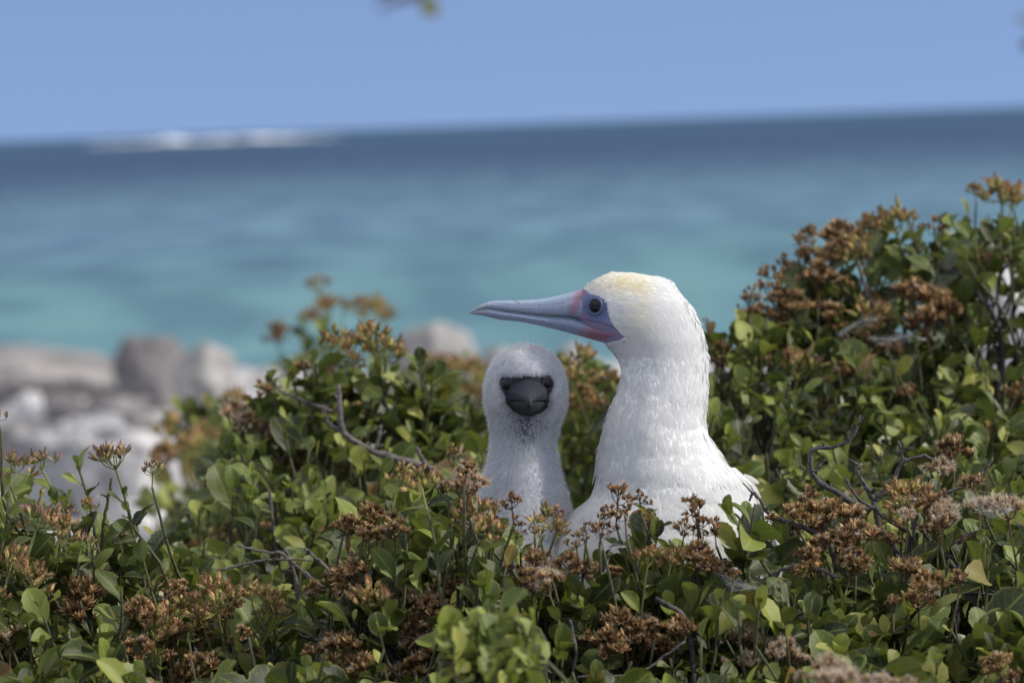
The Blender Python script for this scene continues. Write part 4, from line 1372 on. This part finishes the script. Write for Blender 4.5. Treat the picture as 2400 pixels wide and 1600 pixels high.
def vnoise(x, y, w, sc):
    return np.array([noise.noise(Vector((a * sc, b * sc, c * sc))) for a, b, c in zip(np.ravel(x), np.ravel(y), np.ravel(w))])


def build_adult():
    Fr = Frame(3.02)
    s = Fr.s
    org = Fr(1540, 1560, -40)
    root = empty("bird", org)
    tag(root, "white adult seabird with a long blue bill facing left, sitting in the shrub", "bird")
    rows = [(638.5, 1434, 1456, 5, 0), (641, 1424, 1490, 20, 0), (645, 1414, 1535, 34, 0), (650, 1403, 1560, 47, 0), (655, 1393, 1568, 55, 0), (665, 1378, 1577, 63, 0),
            (677, 1366, 1586, 70, 0), (690, 1357, 1594, 76, 0), (705, 1351, 1608, 81, 0), (720, 1348, 1620, 84, 0), (746, 1350, 1634, 86, 0), (765, 1362, 1641, 86, 0), (780, 1382, 1646, 85, 0),
            (795, 1404, 1650, 84, 0), (806, 1418, 1652, 83, 0), (818, 1430, 1654, 82, 0), (840, 1447, 1657, 82, 0), (860, 1455, 1658, 84, 0), (880, 1455, 1658, 87, 0), (904, 1450, 1658, 92, 0),
            (929, 1443, 1657, 98, 0), (954, 1432, 1654, 104, 0), (976, 1423, 1652, 110, 0), (1003, 1414, 1654, 118, -2), (1031, 1408, 1666, 128, -5), (1063, 1403, 1686, 140, -8),
            (1085, 1400, 1702, 150, -10), (1104, 1398, 1722, 160, -12), (1123, 1396, 1744, 170, -14), (1142, 1392, 1756, 180, -16), (1165, 1384, 1766, 192, -18), (1184, 1364, 1774, 202, -20),
            (1201, 1340, 1784, 212, -22), (1230, 1312, 1804, 222, -24), (1260, 1296, 1820, 232, -26), (1300, 1282, 1828, 240, -28), (1360, 1280, 1822, 240, -30), (1430, 1300, 1790, 225, -32),
            (1490, 1345, 1735, 190, -34), (1530, 1410, 1670, 140, -36), (1555, 1480, 1600, 70, -38)]
    X, Y, Wd = loft_rows(rows, 2.0, 128, 3)
    # breast muscle and slight surface unevenness of the plumage
    un = vnoise(X, Y, Wd, 0.022).reshape(X.shape)
    un2 = vnoise(X, Y * 0.7, Wd, 0.06).reshape(X.shape)
    cx = X.mean(axis=1, keepdims=True)
    feath = sstep(800, 860, Y)
    k = 1 + (0.009 * un + 0.003 * un2) * (0.35 + feath)
    X = cx + (X - cx) * k
    Wd = Wd * k
    Pw = Fr(X, Y, Wd)
    Nn = grid_normals(Pw)
    face_poly = [(1300, 660), (1368, 676), (1386, 690), (1404, 694), (1418, 704), (1425, 722), (1426, 736), (1432, 751), (1443, 768), (1464, 789), (1450, 797), (1436, 801), (1412, 805), (1380, 815), (1300, 800)]

    def base_col(x, y):
        x = np.ravel(x); y = np.ravel(y)
        c = np.tile(np.array([0.84, 0.84, 0.83]), (len(x), 1))
        nz = np.array([noise.noise(Vector((a * 0.045, b * 0.045, 3.3))) for a, b in zip(x, y)])
        yel = np.exp(-(((x - 1455) / 55) ** 2 + ((y - 664) / 24) ** 2)) * np.clip(0.6 + 0.5 * nz, 0, 1)
        yel += 0.35 * np.exp(-(((x - 1490) / 34) ** 2 + ((y - 730) / 70) ** 2)) * np.clip(0.5 + nz, 0, 1)
        yel = np.clip(yel, 0, 1)
        c = c * (1 - yel[:, None]) + np.array([0.82, 0.745, 0.50]) * yel[:, None]
        fore = np.exp(-(((x - 1400) / 35) ** 2 + ((y - 672) / 22) ** 2))[:, None] * 0.35
        c = c * (1 - fore) + np.array([0.72, 0.66, 0.64]) * fore
        return c

    def skin_col(x, y):
        x = np.ravel(x); y = np.ravel(y)
        blue = np.array([0.20, 0.25, 0.42]); navy = np.array([0.055, 0.075, 0.17]); pink = np.array([0.33, 0.15, 0.22]); mauve = np.array([0.25, 0.21, 0.32])
        c = np.tile(blue, (len(x), 1))
        de = np.hypot((x - 1396) / 1.15, y - 722)
        c = lerp3c(c, navy, np.exp(-((de - 8) / 22) ** 2) * 0.85)
        band = polydist(x, y, [(1369, 676), (1356, 692), (1349, 712), (1343, 725)])
        c = lerp3c(c, pink, np.clip(1 - band / 17, 0, 1) ** 0.7 * 0.8)
        str_ = polydist(x, y, [(1346, 738), (1372, 742)])
        c = lerp3c(c, pink, np.clip(1 - str_ / 10, 0, 1) * 0.5)
        low = sstep(752, 764, y - (x - 1400) * 0.28)
        c = lerp3c(c, mauve, low * 0.8)
        g = polydist(x, y, [(1330, 744), (1375, 750), (1410, 757), (1440, 768), (1463, 787)])
        c = lerp3c(c, (0.16, 0.07, 0.12), np.clip(1 - g / 4.5, 0, 1) * 0.8)
        return c

    def lerp3c(c, b, t):
        return c * (1 - t[:, None]) + np.asarray(b)[None, :] * t[:, None]
    inside = inpoly(X.ravel(), Y.ravel(), face_poly)
    col = base_col(X, Y)
    col[inside] = skin_col(X.ravel()[inside], Y.ravel()[inside])
    body = mesh("body", Pw.reshape(-1, 3), grid_faces(*X.shape))
    set_col(body, col)
    obj("body", body, BODYM, root, org)
    # plumage
    rng = np.random.default_rng(5)
    keep = (~inside).reshape(X.shape).astype(float)
    keep *= np.where(Y < 830, 2.2, 1.0)
    XY = np.stack([X, Y, Wd], 2)

    def flow(xy, n, rng):
        x, y = xy[:, 0], xy[:, 1]
        t = sstep(650, 840, y + (x - 1560) * 0.55)[:, None]
        head = R_[None, :] * 1.0 - U_[None, :] * 0.05
        down = -U_[None, :] * np.ones_like(t) + R_[None, :] * (0.25 * sstep(1150, 1300, y)[:, None])
        j = rng.normal(0, 0.16, (len(x), 3))
        return head * (1 - t) + down * t + j

    def lenf(xy, rng):
        y = xy[:, 1]; x = xy[:, 0]
        base = np.interp(y, [640, 660, 700, 850, 1000, 1200, 1500], [7, 9, 12, 15, 18, 22, 26])
        base = np.where((x < 1440) & (y < 800), 8, base)
        return base * s * rng.uniform(0.7, 1.35, len(y))

    def widf(xy, rng):
        return np.interp(xy[:, 1], [640, 700, 1000, 1500], [1.8, 2.3, 3.0, 3.8]) * s * rng.uniform(0.7, 1.3, len(xy))

    def liftf(xy, rng):
        nape = sstep(1540, 1620, xy[:, 0]) * (1 - sstep(800, 1000, xy[:, 1]))
        low = sstep(760, 900, xy[:, 1]) * (1 - nape)
        return np.clip(rng.normal(0.030 + 0.02 * nape - 0.014 * low, 0.006 + 0.008 * nape - 0.003 * low, len(xy)), 0.010, 0.2)

    def colf(xy, rng):
        c = base_col(xy[:, 0], xy[:, 1])
        sp = (np.hypot(xy[:, 0] - 1436, xy[:, 1] - 748) < 16) & (rng.random(len(xy)) < 0.025)
        chin = (polydist(xy[:, 0], xy[:, 1], [(1412, 806), (1440, 802), (1462, 790)]) < 7) & (rng.random(len(xy)) < 0.12)
        c = c * rng.normal(1.0, 0.02, len(xy))[:, None]
        c[sp | chin] *= 0.5
        return np.clip(c * 1.06, 0, 0.89)
    pm = blades(Pw, Nn, XY, 80000, keep, lenf, widf, liftf, flow, colf, rng, twist=0.05, root=-0.02)
    o = obj("plumage", pm, PLUME, root, org); o["kind"] = "stuff"
    # longer loose feather tips that fray the outline of nape, breast and shoulder
    ed = np.abs((X - cx) / (np.abs(X - cx).max(axis=1, keepdims=True)))
    keep2 = keep * np.clip((ed - 0.86) / 0.14, 0, 1) * (Y > 645)
    keep2 = keep2 * np.where((X > cx) & (Y < 1000), 2.0, 0.7) * (Y < 1120)
    tm = blades(Pw, Nn, XY, 650, keep2, lambda a, r: 1.8 * lenf(a, r), lambda a, r: 2.1 * widf(a, r),
                lambda a, r: np.clip(r.normal(0.13, 0.07, len(a)), 0.03, 0.5), flow, colf, rng)
    o = obj("feather_tips", tm, TIPS, root, org); o["kind"] = "stuff"

    # bill: sections across x
    up = [(1099, 733.5), (1111, 724.5), (1128, 713), (1146, 706.5), (1160, 704.4), (1206, 704.3), (1256, 702.2), (1289, 697.2), (1330, 687.3), (1358, 680), (1370, 676.5), (1385, 674)]
    mouth = [(1099, 734), (1123, 725.5), (1143, 722.2), (1189, 729.6), (1239, 736.2), (1289, 741.2), (1335, 743.8), (1372, 752.8), (1413, 761), (1440, 769), (1463, 787.5)]
    low = [(1099, 734.6), (1131, 739.5), (1156, 745.3), (1176, 749.5), (1218, 753.6), (1256, 761), (1305, 772.6), (1355, 786), (1397, 798.5), (1410, 801.8), (1430, 802.6), (1443, 799.2), (1463, 788.5)]
    hw = [(1099, 1.2), (1115, 5), (1140, 9), (1200, 14), (1260, 19), (1320, 27), (1350, 34), (1380, 44), (1410, 58), (1440, 70), (1463, 78)]

    def prof(tab, xs):
        t = np.array(tab); return smooth1(np.interp(xs, t[:, 0], t[:, 1]), 2)
    xs = np.arange(1099, 1386, 2.0)
    u_, m_, h_ = prof(up, xs), prof(mouth, xs), prof(hw, xs)
    seg = 40
    ang = np.linspace(0, 2 * np.pi, seg, endpoint=False)
    # upper mandible: rounded roof, slight groove along the side
    YY, WW = [], []
    for x, yu, ym, h in zip(xs, u_, m_, h_):
        cy, ry = (yu + ym) / 2, max(0.4, (ym - yu) / 2)
        ca, sa = np.cos(ang), np.sin(ang)
        yy = cy - ry * np.sign(sa) * np.abs(sa) ** 0.75
        shape = np.sign(ca) * np.abs(ca) ** 0.7
        taper = np.where(sa > 0, 1 - 0.35 * sa, 1.0)
        gr = 1 - 0.10 * np.exp(-((sa - 0.30) / 0.10) ** 2) * (1 if x > 1150 else 0.2)
        YY.append(yy); WW.append(h * shape * taper * gr)
    YY, WW = np.array(YY), np.array(WW)
    XX = np.repeat(xs[:, None], seg, 1)
    Pb = Fr(XX, YY, WW)
    me = mesh("upper_mandible", Pb.reshape(-1, 3), grid_faces(*XX.shape))
    xf, yf = XX.ravel(), YY.ravel()
    blue = np.array([0.275, 0.340, 0.455]); c = np.tile(blue, (len(xf), 1))
    tip = 1 - sstep(1108, 1165, xf); c = lerp3c(c, (0.30, 0.31, 0.35), tip * 0.85)
    top_y = np.interp(xf, xs, u_); mo_y = np.interp(xf, xs, m_)
    fr_ = (yf - top_y) / (mo_y - top_y + 1e-6)
    c = lerp3c(c, (0.24, 0.27, 0.36), sstep(0.80, 0.92, fr_) * 0.75)
    c = lerp3c(c, (0.10, 0.12, 0.19), np.exp(-((fr_ - 0.36) / 0.05) ** 2) * sstep(1150, 1180, xf) * (1 - sstep(1315, 1350, xf)) * 0.75)
    sc_ = np.array([noise.noise(Vector((a * 0.55, b * 0.25, 7.0))) for a, b in zip(xf, yf)])
    c = c * (1 + 0.22 * sc_[:, None])
    c = lerp3c(c, (0.46, 0.46, 0.44), sstep(0.70, 0.86, fr_) * (sc_ > 0.12) * (1 - sstep(1300, 1330, xf)) * 0.55)
    c = lerp3c(c, (0.05, 0.05, 0.065), sstep(0.93, 0.99, fr_) * 0.85)
    band = polydist(xf, yf, [(1372, 672), (1357, 692), (1349, 712), (1343, 728)])
    c = lerp3c(c, (0.31, 0.165, 0.235), np.clip(1.3 - band / 14, 0, 1) * 0.9)
    c = lerp3c(c, (0.09, 0.09, 0.12), np.clip(1 - polydist(xf, yf, [(1203, 703), (1217, 711)]) / 2.2, 0, 1) * 0.8)
    set_col(me, c)
    obj("upper_mandible", me, BILLM, root, org)
    xs2 = np.arange(1101, 1464, 2.0)
    m2, l2, h2 = prof(mouth, xs2), prof(low, xs2), prof(hw, xs2)
    YY, WW = [], []
    for x, ym, yl, h in zip(xs2, m2, l2, h2):
        ym2 = ym + 0.8
        cy, ry = (ym2 + yl) / 2, max(0.3, (yl - ym2) / 2)
        ca, sa = np.cos(ang), np.sin(ang)
        YY.append(cy - ry * np.sign(sa) * np.abs(sa) ** 0.8)
        WW.append(h * 0.97 * np.sign(ca) * np.abs(ca) ** 0.7 * np.where(sa < 0, 1 + 0.42 * sa, 1.0))
    YY, WW = np.array(YY), np.array(WW)
    XX = np.repeat(xs2[:, None], seg, 1)
    Pb = Fr(XX, YY, WW)
    me = mesh("lower_mandible", Pb.reshape(-1, 3), grid_faces(*XX.shape))
    xf, yf = XX.ravel(), YY.ravel()
    c = np.tile(np.array([0.215, 0.270, 0.385]), (len(xf), 1))
    c = lerp3c(c, (0.30, 0.31, 0.35), (1 - sstep(1110, 1165, xf)) * 0.85)
    c = lerp3c(c, (0.27, 0.125, 0.185), sstep(1345, 1400, xf + (yf - 770) * 0.7))
    mo_y = np.interp(xf, xs2, m2)
    c = lerp3c(c, (0.20, 0.17, 0.25), np.exp(-((yf - mo_y) / 2.5) ** 2) * 0.6)
    set_col(me, c)
    obj("lower_mandible", me, BILLM, root, org)
    # eye on the near side and its twin on the far side
    for sg in (1, -1):
        ce = Fr(1399, 718.5, sg * 50)
        ax = -F_ * sg - R_ * 0.42 + U_ * 0.05
        e = sphere_part("eye", ce, ax, 21 * s, root, org, (0.014, 0.013, 0.017), (0.006, 0.006, 0.008), 0.55)
        ring_part("eye_ring", ce + ax / np.linalg.norm(ax) * 14 * s, ax, 17.0 * s, 3.2 * s, e, None, (0.085, 0.115, 0.21), BILLM, 1.08)
        e.children[0].location = (0, 0, 0)

    # folded wing: a smooth shoulder pad lying on the flank, two loose feather tips behind it
    wr = [(1098, 1716, 1722, 4, -70), (1108, 1698, 1738, 30, -72), (1125, 1690, 1756, 52, -76), (1150, 1690, 1770, 66, -82), (1190, 1700, 1790, 76, -92), (1240, 1716, 1824, 84, -104),
          (1300, 1730, 1840, 86, -118), (1370, 1734, 1836, 82, -132), (1430, 1730, 1815, 66, -146), (1480, 1724, 1780, 34, -158), (1492, 1740, 1760, 6, -160)]
    X2, Y2, W2 = loft_rows(wr, 2.0, 64, 4)
    P2 = Fr(X2, Y2, W2); N2 = grid_normals(P2)
    wm = mesh("wing", P2.reshape(-1, 3), grid_faces(*X2.shape))
    set_col(wm, np.tile(np.array([0.80, 0.795, 0.78]), (X2.size, 1)))
    wing = obj("wing", wm, BODYM, root, org)
    pm2 = blades(P2, N2, np.stack([X2, Y2, W2], 2), 2200, np.ones(X2.shape), lambda a, r: 46 * s * r.uniform(0.7, 1.3, len(a)), lambda a, r: 11 * s * r.uniform(0.8, 1.2, len(a)),
                 lambda a, r: np.clip(r.normal(0.02, 0.008, len(a)), 0.008, 0.1), lambda a, n, r: -U_[None, :] + R_[None, :] * 0.25 + r.normal(0, 0.08, (len(a), 3)), lambda a, r: np.tile(np.array([0.81, 0.805, 0.79]), (len(a), 1)), rng, twist=0.04, root=-0.015)
    o = obj("wing_coverts", pm2, PLUME, wing); o["kind"] = "stuff"
    for x0, y0, w0, dx, dy, L, wd in ((1745, 1118, -60, 1.0, 0.42, 44, 17), (1752, 1132, -50, 0.75, 0.95, 58, 24)):
        d = Fr.vec(dx, dy, -0.25); x, d, z = frame_from(d, -F_ + 0.2 * U_)
        b0 = Fr(x0, y0, w0)
        pts = []
        for i in range(9):
            q = i / 8
            ww = wd * s * math.sin(math.pi * (0.22 + 0.77 * q)) ** 0.6
            ctr = b0 + d * L * s * q - z * (0.10 * L * s * q * q)
            for a in (-1, -0.5, 0, 0.5, 1):
                pts.append(ctr + x * ww * 0.5 * a + z * 2.5 * s * (1 - a * a))
        f = [(i * 5 + j, i * 5 + j + 1, i * 5 + j + 6, i * 5 + j + 5) for i in range(8) for j in range(4)]
        fm_ = mesh("wing_feather", pts, f); set_col(fm_, np.tile(np.array([0.82, 0.81, 0.78]), (len(pts), 1)))
        obj("wing_feather", fm_, PLUME, wing)


def build_chick():
    Fr = Frame(3.03)
    s = Fr.s
    org = Fr(1200, 1540, 0)
    root = empty("bird_chick", org)
    tag(root, "fluffy white chick with a dark grey face, looking at the viewer beside the adult", "bird")
    fl = 9.0
    raw = [(803, 1226, 1248, 8, 0), (808, 1205, 1264, 34, 0), (818, 1187, 1280, 56, 0), (830, 1169, 1296, 70, 0), (855, 1148, 1316, 86, 0), (880, 1137, 1327, 93, 0), (912, 1132, 1332, 96, 0),
           (945, 1133, 1330, 94, 0), (972, 1140, 1323, 88, -3), (1000, 1145, 1313, 80, -6), (1027, 1148, 1306, 76, -8), (1050, 1147, 1306, 76, -8), (1080, 1141, 1311, 80, -8), (1110, 1133, 1317, 88, -6),
           (1140, 1126, 1325, 96, -4), (1170, 1117, 1334, 106, -2), (1200, 1104, 1341, 116, 0), (1240, 1075, 1348, 126, 2), (1300, 1040, 1352, 134, 4), (1380, 1034, 1346, 134, 4), (1450, 1075, 1330, 118, 2), (1510, 1150, 1290, 70, 0), (1530, 1190, 1250, 30, 0)]
    rows = []
    for y, a, b, h, w in raw:
        e = min(fl, (b - a) * 0.3)
        rows.append((y + (6 if y < 830 else 0), a + e, b - e, max(3, h - fl * 0.7), w))
    X, Y, Wd = loft_rows(rows, 2.0, 120, 4)
    un = vnoise(X, Y, Wd, 0.03).reshape(X.shape)
    cx = X.mean(axis=1, keepdims=True)
    X = cx + (X - cx) * (1 + 0.018 * un); Wd = Wd * (1 + 0.018 * un)
    Pw = Fr(X, Y, Wd)
    Nn = grid_normals(Pw)
    Z2 = lambda p: [(1050 + a / 3.335, 780 + b / 3.335) for a, b in p]
    mask = Z2([(404, 372), (428, 338), (520, 340), (610, 336), (700, 334), (742, 336), (786, 326), (818, 352), (824, 400), (806, 455), (790, 480), (795, 530), (775, 580), (725, 622), (650, 648), (560, 636), (500, 602), (455, 552), (445, 490), (410, 430)])
    inside = inpoly(X.ravel(), Y.ravel(), mask) & (Wd.ravel() > 0)
    dark = np.array([0.028, 0.029, 0.035])

    def throat(x, y, w, r):
        g = np.exp(-(((x - 1232) / (30 - 10 * sstep(985, 1060, y))) ** 2)) * (1 - sstep(960, 1075, y)) * sstep(930, 965, y) * (w > 0)
        return g
    col = np.tile(np.array([0.80, 0.81, 0.83]), (X.size, 1))
    th = throat(X.ravel(), Y.ravel(), Wd.ravel(), 0)
    col = col * (1 - 0.75 * th[:, None]) + np.array([0.10, 0.105, 0.12]) * 0.75 * th[:, None]
    md = polydist(X.ravel(), Y.ravel(), mask + [mask[0]])
    rim = np.clip(1 - md / 13, 0, 1) * (Wd.ravel() > 0)
    col = col * (1 - 0.85 * rim[:, None]) + np.array([0.14, 0.14, 0.16]) * 0.85 * rim[:, None]
    col[inside] = dark
    body = mesh("body", Pw.reshape(-1, 3), grid_faces(*X.shape))
    set_col(body, col)
    obj("body", body, SKINM, root, org)
    rng = np.random.default_rng(8)
    XY = np.stack([X, Y, Wd], 2)
    near = (polydist(X, Y, mask + [mask[0]]) < 5) & (Wd > 0)
    keep = (~inside).reshape(X.shape).astype(float) * np.where(near, 0.9, 1.0) * np.where(Y > 1250, 0.4, 1.0)

    def flow(xy, n, rng):
        return -U_[None, :] + R_[None, :] * 0.0 + rng.normal(0, 0.55, (len(xy), 3))

    def lenf(xy, rng):
        dd = polydist(xy[:, 0], xy[:, 1], mask + [mask[0]])
        L = np.where((xy[:, 2] > 0) & (dd < 18), np.where((xy[:, 1] < 918) & (dd < 12), 4.5, 8.0) + dd * 0.4, 15.5)
        L = np.where(xy[:, 1] > 1100, 18.0, L)
        L = L * (1 - 0.6 * throat(xy[:, 0], xy[:, 1], xy[:, 2], 0))
        return L * s * rng.uniform(0.5, 1.5, len(xy))

    def widf(xy, rng):
        return np.full(len(xy), 0.75 * s) * rng.uniform(0.7, 1.4, len(xy))

    def liftf(xy, rng):
        return np.clip(rng.normal(0.80, 0.25, len(xy)), 0.25, 1.5)

    def colf(xy, rng):
        c = np.tile(np.array([0.88, 0.885, 0.90]), (len(xy), 1)) * rng.normal(1, 0.02, len(xy))[:, None]
        th = throat(xy[:, 0], xy[:, 1], xy[:, 2], 0)
        nz = np.array([noise.noise(Vector((a * 0.16, b * 0.16, 1.0))) for a, b in xy[:, :2]])
        dk = rng.random(len(xy)) < th * np.clip(0.75 + 1.3 * nz, 0, 1)
        c[dk] = np.array([0.10, 0.10, 0.115])
        dd = polydist(xy[:, 0], xy[:, 1], mask + [mask[0]])
        rim = np.clip(1 - dd / 14, 0, 1) * (xy[:, 2] > 0) * sstep(880, 940, xy[:, 1])
        c = c * (1 - 0.55 * rim[:, None]) + np.array([0.2, 0.2, 0.22]) * 0.55 * rim[:, None]
        return np.clip(c, 0, 0.92)
    pm = blades(Pw, Nn, XY, 95000, keep, lenf, widf, liftf, flow, colf, rng, 0.2)
    o = obj("down", pm, DOWN, root, org); o["kind"] = "stuff"

    # bill pointing at the lens: sections along w
    def bill(name, stations, seg, colfun, pw):
        st = np.array(stations, float)
        ws = np.linspace(st[0, 0], st[-1, 0], 40)
        cx, hx, yt, yb = (smooth1(np.interp(ws, st[:, 0], st[:, i]), 1) for i in range(1, 5))
        ang = np.linspace(0, 2 * np.pi, seg, endpoint=False)
        ca, sa = np.cos(ang), np.sin(ang)
        XX = cx[:, None] + hx[:, None] * np.sign(ca) * np.abs(ca) ** pw[0]
        yy = ((yt + yb) / 2)[:, None] - ((yb - yt) / 2)[:, None] * np.sign(sa) * np.abs(sa) ** pw[1]
        # roof shape: narrower on top, mouth edge arched
        up = np.clip(sa, 0, 1)[None, :]
        if name == "upper_mandible":
            low_ = np.sign(ca) * np.abs(ca) ** 0.42
            XX = np.where((sa < 0)[None, :], cx[:, None] + hx[:, None] * low_[None, :], cx[:, None] + (XX - cx[:, None]) * (1 - 0.42 * up))
            side = np.clip(np.abs(XX - cx[:, None]) / (hx[:, None] + 1e-6), 0, 1)
            yy = yy + (sa < -0.3)[None, :] * (15.0 * side ** 5 - 8.0 * np.sin(np.pi * side) ** 2) * (hx / hx[0])[:, None]
        else:
            XX = cx[:, None] + (XX - cx[:, None]) * (1 - 0.35 * np.clip(-sa, 0, 1)[None, :])
        Pb = Fr(XX, yy, np.repeat(ws[:, None], seg, 1))
        me = mesh(name, Pb.reshape(-1, 3), grid_faces(*XX.shape))
        set_col(me, colfun(XX.ravel(), yy.ravel(), np.repeat(ws, seg)))
        return obj(name, me, SKINM, root, org)

    def ucol(x, y, w):
        c = np.tile(np.array([0.027, 0.030, 0.040]), (len(x), 1))
        t = sstep(120, 205, w)
        return c * (1 - t[:, None]) + np.array([0.034, 0.037, 0.043]) * t[:, None]

    def lcol(x, y, w):
        c = np.tile(np.array([0.030, 0.035, 0.036]), (len(x), 1))
        t = sstep(70, 105, w)[:, None]
        return np.array([0.018, 0.016, 0.019]) * (1 - t) + c * t
    bill("upper_mandible", [(50, 1236, 50, 880, 937), (80, 1236, 47, 886, 938), (105, 1237, 39, 898, 936), (140, 1238, 27, 911, 935), (172, 1239, 15, 922, 936), (192, 1239.5, 7, 928, 941), (202, 1240, 4, 932, 949), (205, 1240, 1.5, 937, 949)], 40, ucol, (0.85, 0.9))
    bill("lower_mandible", [(45, 1235, 50, 912, 977), (70, 1235, 44, 916, 975), (98, 1236, 34, 920, 971), (132, 1237, 23, 924, 964), (164, 1238, 12, 930, 956), (184, 1239, 5, 936, 949), (194, 1239, 2, 939, 944)], 40, lcol, (0.8, 0.9))
    for x, y, sx in ((1189, 902, -1), (1282, 898.5, 1)):
        ce = Fr(x, y, 69)
        ax = -F_ + R_ * 0.42 * sx + U_ * 0.05
        e = sphere_part("eye", ce, ax, 14.0 * s, root, org, (0.010, 0.010, 0.012), (0.005, 0.005, 0.006), 0.6)
        r = ring_part("eye_ring", ce + ax / np.linalg.norm(ax) * 6.5 * s, ax, 12.6 * s, 1.9 * s, e, None, (0.075, 0.078, 0.088), SKINM, 1.05)


def web(pts, d, n, seed, label, spread=10):
    """wisp of spider silk strung between photo pixels"""
    rnd = random.Random(seed)
    b = Builder()
    for k in range(n):
        w_ = 1.5
        u = [(x + rnd.gauss(0, spread * w_) * math.sin(math.pi * (0.08 + 0.84 * i / (len(pts) - 1))), y + rnd.gauss(0, spread) * math.sin(math.pi * (0.08 + 0.84 * i / (len(pts) - 1)))) for i, (x, y) in enumerate(pts)]
        path = smooth_curve([P(x, y, d + rnd.gauss(0, 0.006)) for x, y in u], 5)
        v, f = tube(path, np.full(len(path), rnd.uniform(0.00003, 0.00008)), 3)
        b.add(v, f, (0.78, 0.79, 0.82))
    me = b.mesh("spider_web")
    o = obj("spider_web", me, FLUFF)
    tag(o, label, "spider web", "spider webs in the shrubs")
    o["kind"] = "stuff"


web([(1965, 785), (1995, 770), (2030, 752), (2055, 750)], 3.62, 16, 1, "white web wisp left of the pale flower head in the tall shrub", 9)
web([(2040, 790), (2080, 795), (2110, 790), (2170, 795)], 3.60, 16, 2, "white web wisp draped under the pale flower head in the tall shrub", 8)
web([(2260, 1150), (2300, 1180), (2330, 1200), (2375, 1190)], 2.90, 18, 3, "grey web tangle over fluffy seed heads at the right edge", 12)
web([(1690, 1345), (1720, 1365), (1755, 1375), (1790, 1380)], 2.84, 20, 4, "thin white web stretched to a twig below the adult's breast", 9)
web([(1410, 1290), (1430, 1282), (1465, 1280)], 2.83, 16, 5, "fine web threads at the brown stalk before the adult", 4)
web([(228, 1160), (228, 1185), (222, 1220)], 2.92, 18, 6, "small web on the upright sprig at the lower left", 4)

build_adult()
build_chick()
